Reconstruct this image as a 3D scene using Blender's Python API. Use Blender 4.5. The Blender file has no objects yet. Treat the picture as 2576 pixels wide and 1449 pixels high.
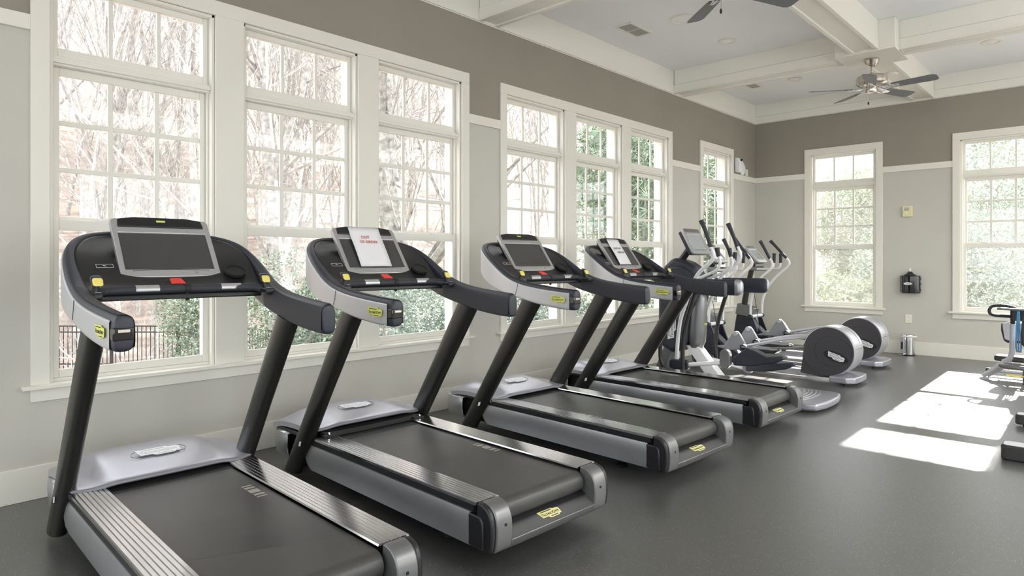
import bpy, bmesh, math, random
from mathutils import Vector, Matrix
rnd = random.Random(7)
PI = math.pi
C = bpy.context.scene.collection
sc = bpy.context.scene

# ------------------------------------------------------------------ camera
FPX = 1635.0
cam_d = bpy.data.cameras.new('camera'); cam = bpy.data.objects.new('camera', cam_d); C.objects.link(cam)
cam.location = (4.33, 0, 1.3); cam.rotation_euler = (PI/2, 0, math.radians(43.12))
cam_d.sensor_width = 36; cam_d.lens = FPX/2576*36; cam_d.shift_y = (656-724.5)/2576
cam_d.clip_start = .05; cam_d.clip_end = 500
sc.camera = cam

# ------------------------------------------------------------------ light
w = bpy.data.worlds.new('sky'); sc.world = w; w.use_nodes = True
bg = w.node_tree.nodes['Background']; bg.inputs[0].default_value = (.93, .97, 1, 1); bg.inputs[1].default_value = 2.9
sd = bpy.data.lights.new('sun', 'SUN'); sun = bpy.data.objects.new('sun', sd); C.objects.link(sun)
sd.energy = 16; sd.angle = math.radians(.6); sd.color = (1, .95, .87)
sun.rotation_euler = Vector((.012, -1, -.513)).to_track_quat('-Z', 'Y').to_euler()
sun.location = (2, 20, 12)

def area(name, loc, aim, sx, sy, power, col=(1, 1, 1)):
    d = bpy.data.lights.new(name, 'AREA'); d.shape = 'RECTANGLE'; d.size = sx; d.size_y = sy; d.energy = power; d.color = col
    o = bpy.data.objects.new(name, d); C.objects.link(o); o.location = loc
    o.rotation_euler = Vector(aim).to_track_quat('-Z', 'Z').to_euler()
    return o
# fill lamps added in the unseen wall openings, aimed up to brighten the room
for y, pw in ((-2.2, 3), (1.2, 15), (4.6, 230), (8.0, 430)):
    area('fill_right', (9.44, y, 1.6), (-1, 0, 1.5), 2.6, 2.0, pw, (1, .98, .945)).data.spread = math.radians(62)
for x, pw in ((1.6, 2), (4.6, 10), (7.6, 40)):
    area('fill_front', (x, -3.94, 1.6), (0, 1, .95), 2.4, 2.0, pw, (1, .98, .945)).data.spread = math.radians(62)

sc.view_settings.view_transform = 'Standard'; sc.view_settings.look = 'None'
sc.view_settings.exposure = 0.57; sc.view_settings.gamma = 1; sc.view_settings.use_curve_mapping = False
sc.cycles.max_bounces = 8; sc.cycles.diffuse_bounces = 5; sc.cycles.glossy_bounces = 4
sc.cycles.transparent_max_bounces = 12; sc.cycles.sample_clamp_indirect = 6
sc.cycles.use_denoising = True

# ------------------------------------------------------------------ materials
M = {}
def mat(name, col, rough=.5, metal=0, noise=0, nscale=20, bump=0, bscale=200, coat=0, spec=.5, stretch=None):
    m = bpy.data.materials.new(name); m.use_nodes = True; nt = m.node_tree; b = nt.nodes['Principled BSDF']
    b.inputs['Base Color'].default_value = (*col, 1); b.inputs['Roughness'].default_value = rough
    b.inputs['Metallic'].default_value = metal; b.inputs['Coat Weight'].default_value = coat
    b.inputs['Specular IOR Level'].default_value = spec
    tc = nt.nodes.new('ShaderNodeTexCoord')
    src = tc.outputs['Object']
    if stretch:
        mp = nt.nodes.new('ShaderNodeMapping'); mp.inputs['Scale'].default_value = stretch
        nt.links.new(src, mp.inputs[0]); src = mp.outputs[0]
    if noise:
        n = nt.nodes.new('ShaderNodeTexNoise'); n.inputs['Scale'].default_value = nscale; n.inputs['Detail'].default_value = 5
        r = nt.nodes.new('ShaderNodeValToRGB')
        r.color_ramp.elements[0].position = .3; r.color_ramp.elements[1].position = .7
        r.color_ramp.elements[0].color = (*[c*(1-noise) for c in col], 1)
        r.color_ramp.elements[1].color = (*[min(1, c*(1+noise)) for c in col], 1)
        nt.links.new(src, n.inputs['Vector']); nt.links.new(n.outputs[0], r.inputs[0]); nt.links.new(r.outputs[0], b.inputs['Base Color'])
    if bump:
        n2 = nt.nodes.new('ShaderNodeTexNoise'); n2.inputs['Scale'].default_value = bscale; n2.inputs['Detail'].default_value = 3
        bp = nt.nodes.new('ShaderNodeBump'); bp.inputs['Strength'].default_value = bump; bp.inputs['Distance'].default_value = .003
        nt.links.new(src, n2.inputs['Vector']); nt.links.new(n2.outputs[0], bp.inputs['Height']); nt.links.new(bp.outputs[0], b.inputs['Normal'])
    M[name] = m
    return m
mat('wall_paint', (.56, .545, .49), .75, noise=.02, nscale=1.5, bump=.08, bscale=90)
mat('wall_taupe', (.295, .267, .225), .75, noise=.03, nscale=1.5, bump=.08, bscale=90)
mat('trim_paint', (.80, .78, .70), .45, noise=.015, nscale=2)
mat('ceiling_paint', (.86, .865, .87), .85, bump=.05, bscale=80)
mat('sash_vinyl', (.82, .80, .73), .4)
mat('navy_plastic', (.022, .025, .038), .42, noise=.15, nscale=6, bump=.15, bscale=500)
mat('grip_rubber', (.025, .027, .036), .55, bump=.4, bscale=700)
mat('black_plastic', (.012, .012, .014), .38)
mat('black_gloss', (.008, .008, .009), .08, coat=.3)
mat('matte_black', (.010, .010, .010), .7)
mat('post_black', (.012, .0115, .010), .33, noise=.1, nscale=3)
mat('silver_paint', (.42, .43, .45), .34, metal=.75, noise=.03, nscale=8)
mat('arm_silver', (.55, .56, .58), .38, metal=.45)
mat('hood_lilac', (.40, .40, .45), .30, metal=.55, noise=.03, nscale=3)
mat('graphite', (.19, .19, .195), .36, metal=.6, bump=.1, bscale=600)
mat('drum_dark', (.045, .042, .048), .42)
mat('drum_silver', (.50, .50, .53), .36, metal=.5)
mat('brushed_alu', (.60, .60, .61), .17, metal=1, noise=.04, nscale=4, stretch=(1, 9, 9))
mat('nickel', (.62, .56, .50), .22, metal=1)
mat('chrome', (.75, .75, .76), .08, metal=1)
mat('fan_blade', (.13, .135, .145), .45)
mat('screen_glass', (.045, .045, .045), .22, coat=.6)
mat('screen_pale_glass', (.42, .45, .46), .15, coat=.5)  # pale grey glass for the elliptical and stride trainer screens
mat('bezel_silver', (.50, .50, .51), .33, metal=.6)
mat('red_plastic', (.75, .03, .015), .4)
mat('yellow_plastic', (.80, .68, .18), .4)
mat('logo_yellow', (.72, .74, .16), .45)
mat('logo_pale', (.85, .80, .38), .45)
mat('logo_white', (.82, .83, .85), .4)
mat('paper', (.80, .80, .82), .8)
mat('ink_black', (.02, .02, .02), .6)
mat('ink_red', (.50, .04, .03), .6)
mat('ink_white', (.8, .8, .8), .6)
mat('belt_mark', (.33, .31, .27), .6)
mat('belt_dark', (.024, .023, .023), .36, bump=.1, bscale=400)
mat('louvre_grey', (.42, .41, .37), .6)
mat('bracket_grey', (.27, .28, .30), .3)
mat('white_tube', (.78, .79, .80), .32, metal=.1)
mat('cream_plastic', (.80, .73, .42), .5)
mat('ivory_plastic', (.83, .80, .68), .45)
mat('white_plastic', (.85, .86, .88), .4)
mat('blue_strap', (.10, .30, .55), .6)
mat('pad_vinyl', (.03, .028, .028), .4, bump=.1, bscale=300)
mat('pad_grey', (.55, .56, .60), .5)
mat('bark', (.33, .31, .29), .9, noise=.4, nscale=8)
mat('bark_pale', (.44, .42, .40), .9, noise=.3, nscale=6)
mat('bark_oak', (.28, .265, .24), .9, noise=.5, nscale=9)
mat('leaf_green', (.22, .28, .20), .45, noise=.5, nscale=4)
mat('leaf_grey', (.25, .31, .26), .4, noise=.5, nscale=4)
mat('needle_green', (.25, .33, .23), .5, noise=.5, nscale=3)
mat('leaf_lime', (.24, .28, .15), .5, noise=.4, nscale=2)
mat('leaf_brown', (.42, .27, .16), .7, noise=.3, nscale=4)
mat('fence_black', (.02, .02, .02), .5)
mat('siding', (.80, .80, .78), .7)
mat('trash_bag', (.85, .85, .85), .3)

# belt: fine woven rubber
m = mat('belt_rubber', (.045, .044, .042), .38, noise=.25, nscale=2.5)
nt = m.node_tree; b = nt.nodes['Principled BSDF']
tc = nt.nodes.new('ShaderNodeTexCoord'); ck = nt.nodes.new('ShaderNodeTexChecker'); ck.inputs['Scale'].default_value = 330
bp = nt.nodes.new('ShaderNodeBump'); bp.inputs['Strength'].default_value = .35; bp.inputs['Distance'].default_value = .001
nt.links.new(tc.outputs['Object'], ck.inputs['Vector']); nt.links.new(ck.outputs['Fac'], bp.inputs['Height']); nt.links.new(bp.outputs[0], b.inputs['Normal'])

# floor: dark rubber with light flecks and seams of the tiles
m = bpy.data.materials.new('rubber_floor'); M['rubber_floor'] = m; m.use_nodes = True; nt = m.node_tree; b = nt.nodes['Principled BSDF']
tc = nt.nodes.new('ShaderNodeTexCoord')
v = nt.nodes.new('ShaderNodeTexVoronoi'); v.inputs['Scale'].default_value = 95; v.feature = 'F1'
cr = nt.nodes.new('ShaderNodeValToRGB'); cr.color_ramp.interpolation = 'CONSTANT'
cr.color_ramp.elements[0].position = 0; cr.color_ramp.elements[0].color = (1, 1, 1, 1)
cr.color_ramp.elements[1].position = .19; cr.color_ramp.elements[1].color = (0, 0, 0, 1)
sep = nt.nodes.new('ShaderNodeSeparateColor')
gt = nt.nodes.new('ShaderNodeMath'); gt.operation = 'GREATER_THAN'; gt.inputs[1].default_value = .45
mul = nt.nodes.new('ShaderNodeMath'); mul.operation = 'MULTIPLY'
fc = nt.nodes.new('ShaderNodeMix'); fc.data_type = 'RGBA'; fc.inputs[6].default_value = (.34, .32, .25, 1); fc.inputs[7].default_value = (.20, .21, .24, 1)
mx = nt.nodes.new('ShaderNodeMix'); mx.data_type = 'RGBA'
nz = nt.nodes.new('ShaderNodeTexNoise'); nz.inputs['Scale'].default_value = 1.2; nz.inputs['Detail'].default_value = 6
nr = nt.nodes.new('ShaderNodeValToRGB'); nr.color_ramp.elements[0].color = (.015, .015, .014, 1); nr.color_ramp.elements[1].color = (.028, .027, .025, 1)
nt.links.new(tc.outputs['Object'], v.inputs['Vector']); nt.links.new(v.outputs['Distance'], cr.inputs[0])
nt.links.new(v.outputs['Color'], sep.inputs[0]); nt.links.new(sep.outputs[0], gt.inputs[0]); nt.links.new(gt.outputs[0], mul.inputs[0]); nt.links.new(cr.outputs[0], mul.inputs[1])
nt.links.new(sep.outputs[1], fc.inputs[0]); nt.links.new(mul.outputs[0], mx.inputs[0]); nt.links.new(tc.outputs['Object'], nz.inputs['Vector'])
nt.links.new(nz.outputs[0], nr.inputs[0]); nt.links.new(nr.outputs[0], mx.inputs[6]); nt.links.new(fc.outputs[2], mx.inputs[7])
nt.links.new(mx.outputs[2], b.inputs['Base Color'])
b.inputs['Roughness'].default_value = .36; b.inputs['IOR'].default_value = 2.5; b.inputs['Sheen Weight'].default_value = .07; b.inputs['Sheen Roughness'].default_value = .45
nb = nt.nodes.new('ShaderNodeTexNoise'); nb.inputs['Scale'].default_value = 260; nb.inputs['Detail'].default_value = 2
bp = nt.nodes.new('ShaderNodeBump'); bp.inputs['Strength'].default_value = .35; bp.inputs['Distance'].default_value = .002
nt.links.new(tc.outputs['Object'], nb.inputs['Vector']); nt.links.new(nb.outputs[0], bp.inputs['Height']); nt.links.new(bp.outputs[0], b.inputs['Normal'])

# hillside of fallen leaves
m = bpy.data.materials.new('leaf_litter'); M['leaf_litter'] = m; m.use_nodes = True; nt = m.node_tree; b = nt.nodes['Principled BSDF']
tc = nt.nodes.new('ShaderNodeTexCoord'); n1 = nt.nodes.new('ShaderNodeTexNoise'); n1.inputs['Scale'].default_value = 1.1; n1.inputs['Detail'].default_value = 12; n1.inputs['Roughness'].default_value = .75
r1 = nt.nodes.new('ShaderNodeValToRGB'); e = r1.color_ramp.elements
e[0].position = .32; e[0].color = (.17, .13, .11, 1); e[1].position = .68; e[1].color = (.46, .40, .35, 1)
x = e.new(.5); x.color = (.30, .24, .205, 1)
nt.links.new(tc.outputs['Object'], n1.inputs['Vector']); nt.links.new(n1.outputs[0], r1.inputs[0]); nt.links.new(r1.outputs[0], b.inputs['Base Color']); b.inputs['Roughness'].default_value = .95

def glassmat(name, haze, speck, gl=.10):
    m = bpy.data.materials.new(name); M[name] = m; m.use_nodes = True; nt = m.node_tree; nt.nodes.clear()
    out = nt.nodes.new('ShaderNodeOutputMaterial')
    tr = nt.nodes.new('ShaderNodeBsdfTransparent'); gs = nt.nodes.new('ShaderNodeBsdfGlossy'); gs.inputs['Roughness'].default_value = .01
    fr = nt.nodes.new('ShaderNodeFresnel'); ge = nt.nodes.new('ShaderNodeNewGeometry'); mi = nt.nodes.new('ShaderNodeMapRange')
    mi.inputs[3].default_value = 1.45; mi.inputs[4].default_value = 1/1.45   # the same index seen from either face of the pane
    nt.links.new(ge.outputs['Backfacing'], mi.inputs[0]); nt.links.new(mi.outputs[0], fr.inputs[0])
    mix = nt.nodes.new('ShaderNodeMixShader'); nt.links.new(fr.outputs[0], mix.inputs[0]); nt.links.new(tr.outputs[0], mix.inputs[1]); nt.links.new(gs.outputs[0], mix.inputs[2])
    last = mix
    if haze:
        tl = nt.nodes.new('ShaderNodeBsdfTranslucent'); tl.inputs[0].default_value = (.95, .96, .97, 1)
        tc = nt.nodes.new('ShaderNodeTexCoord'); n = nt.nodes.new('ShaderNodeTexNoise'); n.inputs['Scale'].default_value = 3; n.inputs['Detail'].default_value = 8
        mr = nt.nodes.new('ShaderNodeMapRange'); mr.inputs[1].default_value = .3; mr.inputs[2].default_value = .7; mr.inputs[3].default_value = haze*.6; mr.inputs[4].default_value = haze*1.3
        vo = nt.nodes.new('ShaderNodeTexVoronoi'); vo.inputs['Scale'].default_value = 55
        lt = nt.nodes.new('ShaderNodeMath'); lt.operation = 'LESS_THAN'; lt.inputs[1].default_value = .16
        sm = nt.nodes.new('ShaderNodeMath'); sm.operation = 'MULTIPLY_ADD'; sm.inputs[1].default_value = speck
        nt.links.new(tc.outputs['Object'], n.inputs['Vector']); nt.links.new(n.outputs[0], mr.inputs[0])
        nt.links.new(tc.outputs['Object'], vo.inputs['Vector']); nt.links.new(vo.outputs['Distance'], lt.inputs[0])
        nt.links.new(lt.outputs[0], sm.inputs[0]); nt.links.new(mr.outputs[0], sm.inputs[2])
        m2 = nt.nodes.new('ShaderNodeMixShader'); nt.links.new(sm.outputs[0], m2.inputs[0]); nt.links.new(mix.outputs[0], m2.inputs[1]); nt.links.new(tl.outputs[0], m2.inputs[2]); last = m2
    nt.links.new(last.outputs[0], out.inputs[0])
    return m
glassmat('clear_glass', 0, 0); glassmat('hazy_glass', .030, .06); glassmat('dusty_glass', .020, .12)

# ------------------------------------------------------------------ helpers
class MB:
    def __init__(s, T=None): s.v = []; s.f = []; s.mi = []; s.T = T
    def add(s, vs, fs, mi=0):
        n = len(s.v)
        for p in vs:
            p = tuple(p); s.v.append(s.T(*p) if s.T else p)
        for f in fs: s.f.append(tuple(i+n for i in f)); s.mi.append(mi)
        return s
    def box(s, x0, x1, y0, y1, z0, z1, mi=0):
        vs = [(x, y, z) for x in (x0, x1) for y in (y0, y1) for z in (z0, z1)]
        return s.add(vs, [(0, 1, 3, 2), (4, 6, 7, 5), (0, 4, 5, 1), (2, 3, 7, 6), (0, 2, 6, 4), (1, 5, 7, 3)], mi)
    def grid(s, rows, close_u=False, close_v=False, mi=0, caps=False):
        n = len(rows); k = len(rows[0]); vs = [p for r in rows for p in r]; fs = []
        for i in range(n if close_u else n-1):
            for j in range(k if close_v else k-1):
                a = i*k+j; b = i*k+(j+1) % k; c = ((i+1) % n)*k+(j+1) % k; d = ((i+1) % n)*k+j
                fs.append((a, b, c, d))
        if caps: fs.append(tuple(range(k))); fs.append(tuple((n-1)*k+i for i in range(k)))
        return s.add(vs, fs, mi)
    def tube(s, pts, r, n=12, mi=0, smooth=0, cap=True):
        P = [Vector(p) for p in pts]
        if not isinstance(r, (list, tuple)): r = [r]*len(P)
        r = list(r)
        for _ in range(smooth):
            Q = [P[0]]; R = [r[0]]
            for i in range(len(P)-1):
                Q += [P[i]*.75+P[i+1]*.25, P[i]*.25+P[i+1]*.75]; R += [r[i]*.75+r[i+1]*.25, r[i]*.25+r[i+1]*.75]
            Q.append(P[-1]); R.append(r[-1]); P, r = Q, R
        rows = []; up = None
        for i, p in enumerate(P):
            t = (P[min(i+1, len(P)-1)]-P[max(i-1, 0)]).normalized()
            if up is None:
                up = Vector((0, 0, 1)) if abs(t.z) < .9 else Vector((1, 0, 0))
            sd_ = t.cross(up).normalized(); up = sd_.cross(t).normalized()
            rows.append([p+(sd_*math.cos(a)+up*math.sin(a))*r[i] for a in [2*PI*k/n for k in range(n)]])
        return s.grid(rows, close_v=True, mi=mi, caps=cap)
    def cyl(s, p0, p1, r0, r1=None, n=20, mi=0): return s.tube([p0, p1], [r0, r0 if r1 is None else r1], n, mi)
    def lathe(s, prof, c=(0, 0, 0), n=32, mi=0, axis='z'):
        rows = []
        for r, z in prof:
            row = []
            for k in range(n):
                a = 2*PI*k/n; x, y = r*math.cos(a), r*math.sin(a)
                row.append((c[0]+x, c[1]+y, c[2]+z) if axis == 'z' else (c[0]+x, c[1]+z, c[2]+y) if axis == 'y' else (c[0]+z, c[1]+x, c[2]+y))
            rows.append(row)
        return s.grid(rows, close_v=True, mi=mi, caps=True)
    def prism(s, pts, d0, d1, fn, mi=0):
        # pts 2-D outline, fn(a,b,d)->3-D
        n = len(pts); vs = [fn(a, b, d0) for a, b in pts]+[fn(a, b, d1) for a, b in pts]
        fs = [tuple(range(n)), tuple(range(2*n-1, n-1, -1))]+[(i, (i+1) % n, n+(i+1) % n, n+i) for i in range(n)]
        return s.add(vs, fs, mi)
    def ring(s, outer, inner, d0, d1, fn, mi=0):
        n = len(outer); vs = [fn(a, b, d) for d in (d0, d1) for L in (outer, inner) for a, b in L]; fs = []
        for i in range(n):
            j = (i+1) % n
            fs += [(i, j, n+j, n+i), (2*n+i, 3*n+i, 3*n+j, 2*n+j), (i, 2*n+i, 2*n+j, j), (n+i, n+j, 3*n+j, 3*n+i)]
        return s.add(vs, fs, mi)
    def build(s, name, mats, parent=None, smooth=None, bevel=0, seg=2, loc=None):
        me = bpy.data.meshes.new(name); me.from_pydata([tuple(v) for v in s.v], [], s.f)
        if not isinstance(mats, (list, tuple)): mats = [mats]
        for q in mats: me.materials.append(M[q])
        for p, i in zip(me.polygons, s.mi): p.material_index = i
        bm = bmesh.new(); bm.from_mesh(me); bmesh.ops.recalc_face_normals(bm, faces=bm.faces); bm.to_mesh(me); bm.free()
        if smooth is not None:
            for p in me.polygons: p.use_smooth = True
            try: me.set_sharp_from_angle(angle=math.radians(smooth))
            except Exception: pass
        o = bpy.data.objects.new(name, me); C.objects.link(o)
        if parent is not None: o.parent = parent
        if loc: o.location = loc
        if bevel:
            q = o.modifiers.new('bevel', 'BEVEL'); q.width = bevel; q.segments = seg; q.limit_method = 'ANGLE'; q.angle_limit = math.radians(40); q.harden_normals = False
            for p in me.polygons: p.use_smooth = True
            try: me.set_sharp_from_angle(angle=math.radians(35))
            except Exception: pass
        return o

def rrect(x0, x1, y0, y1, r, n=5):
    out = []
    for cx, cy, a0 in ((x1-r, y1-r, 0), (x0+r, y1-r, PI/2), (x0+r, y0+r, PI), (x1-r, y0+r, 3*PI/2)):
        for k in range(n+1):
            a = a0+PI/2*k/n; out.append((cx+r*math.cos(a), cy+r*math.sin(a)))
    return out
def soften(pts, n=2):
    for _ in range(n):
        q = []
        for i in range(len(pts)):
            a, b_ = pts[i], pts[(i+1) % len(pts)]
            q += [(a[0]*.8+b_[0]*.2, a[1]*.8+b_[1]*.2), (a[0]*.2+b_[0]*.8, a[1]*.2+b_[1]*.8)]
        pts = q
    return pts
def tag(o, label, cat, group=None, kind=None):
    o['label'] = label; o['category'] = cat
    if group: o['group'] = group
    if kind: o['kind'] = kind
    return o
def empty(name, loc=(0, 0, 0), rz=0):
    o = bpy.data.objects.new(name, None); C.objects.link(o); o.location = loc; o.rotation_euler = (0, 0, rz); o.empty_display_size = .1
    return o
def copy_tree(o, parent=None):
    c = o.copy(); C.objects.link(c)
    if parent is not None: c.parent = parent
    for ch in list(o.children): copy_tree(ch, c)
    return c
def text_mesh(name, body, origin, xd, yd, size, m, parent=None, depth=.0008, caps=False, align='CENTER'):
    cu = bpy.data.curves.new(name, 'FONT'); cu.body = body; cu.size = size; cu.extrude = depth/size if False else depth
    cu.align_x = align; cu.align_y = 'CENTER'
    if caps:
        cu.small_caps_scale = .78
        for i, chr_ in enumerate(body):
            if chr_.islower(): cu.body_format[i].use_small_caps = True
    t = bpy.data.objects.new(name, cu); C.objects.link(t)
    dg = bpy.context.evaluated_depsgraph_get()
    me = bpy.data.meshes.new_from_object(t.evaluated_get(dg)); bpy.data.objects.remove(t); bpy.data.curves.remove(cu)
    X = Vector(xd).normalized(); Y = Vector(yd).normalized(); N = X.cross(Y); O = Vector(origin)
    for q in me.vertices: q.co = O+X*q.co.x+Y*q.co.y+N*q.co.z
    me.materials.clear(); me.materials.append(M[m]); me.name = name
    o = bpy.data.objects.new(name, me); C.objects.link(o)
    if parent is not None: o.parent = parent
    return o
PL = [(0, 1), (.04, .62), (.08, .22), (.33, .22), (.40, 0), (.83, 0), (.88, .14), (.98, .14), (1, .74), (.93, .86), (.76, .86), (.70, 1)]
def logo(parent, origin, xd, yd, wd, plate, ink, name='logo_plate'):
    X = Vector(xd).normalized(); Y = Vector(yd).normalized(); N = X.cross(Y); O = Vector(origin); h = wd*.36
    fn = lambda a, b_, d: O+X*((a-.5)*wd)+Y*((b_-.5)*h)+N*d
    pb = MB(); pb.prism(PL, -.0004, .0012, fn); p = pb.build(name, plate, parent)
    t = text_mesh('lettering', 'TechnoGym', O+N*.0016-X*wd*.0-Y*h*.02, X, Y, wd*.163, ink, p, depth=.0005, caps=True)
    lb = MB(); lb.prism([(.12, .80), (.12, .87), (.66, .87), (.66, .80)], .001, .0022, fn); lb.prism([(.45, .10), (.45, .16), (.80, .16), (.80, .10)], .001, .0022, fn)
    lb.build('underline', ink, p)
    return p

# ------------------------------------------------------------------ room shell
D = 10.385; H = 3.81; XR = 9.5; YF = -4.0
ZO0, ZO1 = .62, 2.905      # window openings
def wall(name, T, a0, a1, ops, label, th=.2):
    b_ = MB(T)
    def slab(x0, x1, z0, z1):
        if z0 < 2.6 < z1: slab(x0, x1, z0, 2.6); slab(x0, x1, 2.6, z1); return
        b_.box(x0, x1, z0, z1, -th, 0, mi=0 if z1 <= 2.6 else 1)
    cur = a0
    for (o0, o1) in ops:
        slab(cur, o0, 0, H); slab(o0, o1, 0, ZO0); slab(o0, o1, ZO1, H); cur = o1
    slab(cur, a1, 0, H)
    o = b_.build(name, ['wall_paint', 'wall_taupe']); tag(o, label, 'wall', kind='structure'); return o
TL = lambda a, z, d: (d, a, z)
TB = lambda a, z, d: (a, D-d, z)
TR = lambda a, z, d: (XR-d, a, z)
TF = lambda a, z, d: (a, YF+d, z)
G1 = [.875+1.088*k for k in range(3)]; G2 = [4.535+1.088*k for k in range(3)]; G3 = [8.570]; G0 = [-3.2+1.088*k for k in range(3)]
B1 = [.868]; B2 = [2.775]; BX = [4.69, 6.6]
wall('wall_left', TL, YF-.2, D+.2, [(a, a+.9) for a in G0+G1+G2+G3], 'long grey wall with white framed windows on the left')
wall('wall_back', TB, 0, XR+.2, [(a, a+.9) for a in B1+B2+BX], 'far wall, grey below the rail and taupe above')
wall('wall_right', TR, YF-.2, D+.2, [(y-1.3, y+1.3) for y in (-2.2, 1.2, 4.6, 8.0)], 'wall on the right outside the picture')
wall('wall_front', TF, 0, XR, [(x-1.2, x+1.2) for x in (1.6, 4.6, 7.6)], 'wall behind the camera')
fl = MB().box(-.2, XR+.2, YF-.2, D+.2, -.1, 0).build('floor', 'rubber_floor'); tag(fl, 'black rubber floor with light flecks', 'floor', kind='structure')
ce = MB().box(-.2, XR+.2, YF-.2, D+.2, H, H+.1).build('ceiling', 'ceiling_paint'); tag(ce, 'white coffered ceiling panels between the beams', 'ceiling', kind='structure')

NT = [0]
def trim(b_, label, bevel=.004, m='trim_paint', cat='trim', name=None):
    NT[0] += 1
    o = b_.build(name or 'trim_%d' % NT[0], m, bevel=bevel); tag(o, label, cat, kind='structure'); return o
def casing(T, ops, w_, label):
    a0, a1 = ops[0]-.087, ops[-1]+w_+.087; b_ = MB(T)
    b_.box(a0, a1, ZO1, 3.0, 0, .022); b_.box(a0, ops[0], .62, ZO1, 0, .022); b_.box(ops[-1]+w_, a1, .62, ZO1, 0, .022)
    for k in range(len(ops)-1): b_.box(ops[k]+w_, ops[k+1], .62, ZO1, 0, .022)
    b_.box(a0-.04, a1+.04, .60, .6225, -.001, .055); b_.box(a0, a1, .53, .60, 0, .02)
    for o_ in ops: b_.box(o_, o_+w_, .61, .6225, -.06, 0)
    trim(b_, label, .003)
casing(TL, G0, .9, 'white casing of the windows behind the camera'); casing(TL, G1, .9, 'white casing around the nearest three windows')
casing(TL, G2, .9, 'white casing around the second three windows'); casing(TL, G3, .9, 'white casing around the last window of the left wall')
casing(TB, B1, .9, 'white casing around the left window of the far wall'); casing(TB, B2, .9, 'white casing around the right window of the far wall')
NW = [0]
def frame_rect(b_, a0, a1, z0, z1, st, rt, rb, d0, d1):
    b_.box(a0, a0+st, z0, z1, d0, d1); b_.box(a1-st, a1, z0, z1, d0, d1); b_.box(a0+st, a1-st, z1-rt, z1, d0, d1); b_.box(a0+st, a1-st, z0, z0+rb, d0, d1)
def window(T, a, label, glass, w_=.9):
    NW[0] += 1
    root = empty('window_%d' % NW[0], T(a+w_/2, ZO0, 0)); tag(root, label, 'window', kind='structure')
    ox, oy, oz = root.location
    TT = lambda p, q, r: tuple(Vector(T(p, q, r))-Vector((ox, oy, oz)))
    b_ = MB(TT); e_ = .001
    b_.box(a, a+.018, ZO0, ZO1, -.2, -e_); b_.box(a+w_-.018, a+w_, ZO0, ZO1, -.2, -e_); b_.box(a, a+w_, ZO1-.018, ZO1, -.2, -e_); b_.box(a, a+w_, ZO0-.0, ZO0+.02, -.2, -.040)
    b_.box(a+.018, a+.030, ZO0+.02, 2.42, -.075, -.045); b_.box(a+w_-.030, a+w_-.018, ZO0+.02, 2.42, -.075, -.045)
    b_.box(a+.018, a+.028, ZO0+.02, 2.42, -.115, -.100); b_.box(a+w_-.028, a+w_-.018, ZO0+.02, 2.42, -.115, -.100)
    b_.build('jamb', 'sash_vinyl', root, bevel=.002)
    b_ = MB(TT); b_.box(a+.018, a+w_-.018, 2.40, 2.452, -.12, -.03); b_.box(a+.018, a+w_-.018, 2.412, 2.436, -.03, -.012); b_.build('transom_bar', 'sash_vinyl', root, bevel=.004)
    # transom
    b_ = MB(TT); x0, x1 = a+.02, a+w_-.02; frame_rect(b_, x0, x1, 2.452, 2.887, .032, .037, .052, -.085, -.055)
    g0, g1 = x0+.032, x1-.032
    for k in (1, 2): c_ = g0+(g1-g0)*k/3; b_.box(c_-.011, c_+.011, 2.504, 2.85, -.08, -.06)
    s_ = b_.build('transom_sash', 'sash_vinyl', root, bevel=.003); gb = MB(TT); gb.box(g0, g1, 2.504, 2.85, -.072, -.069); gb.build('glass', glass, s_)
    # upper sash
    b_ = MB(TT); x0, x1 = a+.03, a+w_-.03; frame_rect(b_, x0, x1, 1.515, 2.40, .034, .046, .035, -.10, -.076); g0, g1 = x0+.034, x1-.034; z0, z1 = 1.55, 2.354
    for k in (1, 2):
        c_ = g0+(g1-g0)*k/3; b_.box(c_-.014, c_+.014, z0, z1, -.096, -.080)
        c_ = z0+(z1-z0)*k/3; b_.box(g0, g1, c_-.014, c_+.014, -.095, -.081)
    s_ = b_.build('upper_sash', 'sash_vinyl', root, bevel=.003); gb = MB(TT); gb.box(g0, g1, z0, z1, -.090, -.087); gb.build('glass', glass, s_)
    # lower sash
    b_ = MB(TT); frame_rect(b_, a+.022, a+w_-.022, .64, 1.53, .034, .058, .045, -.074, -.048); g0, g1 = a+.056, a+w_-.056
    s_ = b_.build('lower_sash', 'sash_vinyl', root, bevel=.003); gb = MB(TT); gb.box(g0, g1, .685, 1.472, -.062, -.059); gb.build('glass', glass, s_)
    for q in (.27, .63):
        lb = MB(TT); lb.box(a+q-.03, a+q+.03, 1.530, 1.536, -.073, -.052); lb.box(a+q-.012, a+q+.03, 1.536, 1.546, -.068, -.058); lb.build('sash_lock', 'white_plastic', root, bevel=.002)
    return root
pos = ['nearest', 'second', 'third']
for k, a in enumerate(G1): window(TL, a, '%s of the three windows behind the nearest treadmills' % ['first', 'middle', 'last'][k], 'clear_glass')
for k, a in enumerate(G2): window(TL, a, '%s of the second three windows on the left wall' % ['first', 'middle', 'last'][k], 'clear_glass')
window(TL, G3[0], 'single narrow window on the left wall by the far corner', 'clear_glass')
window(TB, B1[0], 'glaring window of the far wall nearest the corner', 'hazy_glass')
window(TB, B2[0], 'speckled window at the right end of the far wall', 'dusty_glass')

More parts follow.
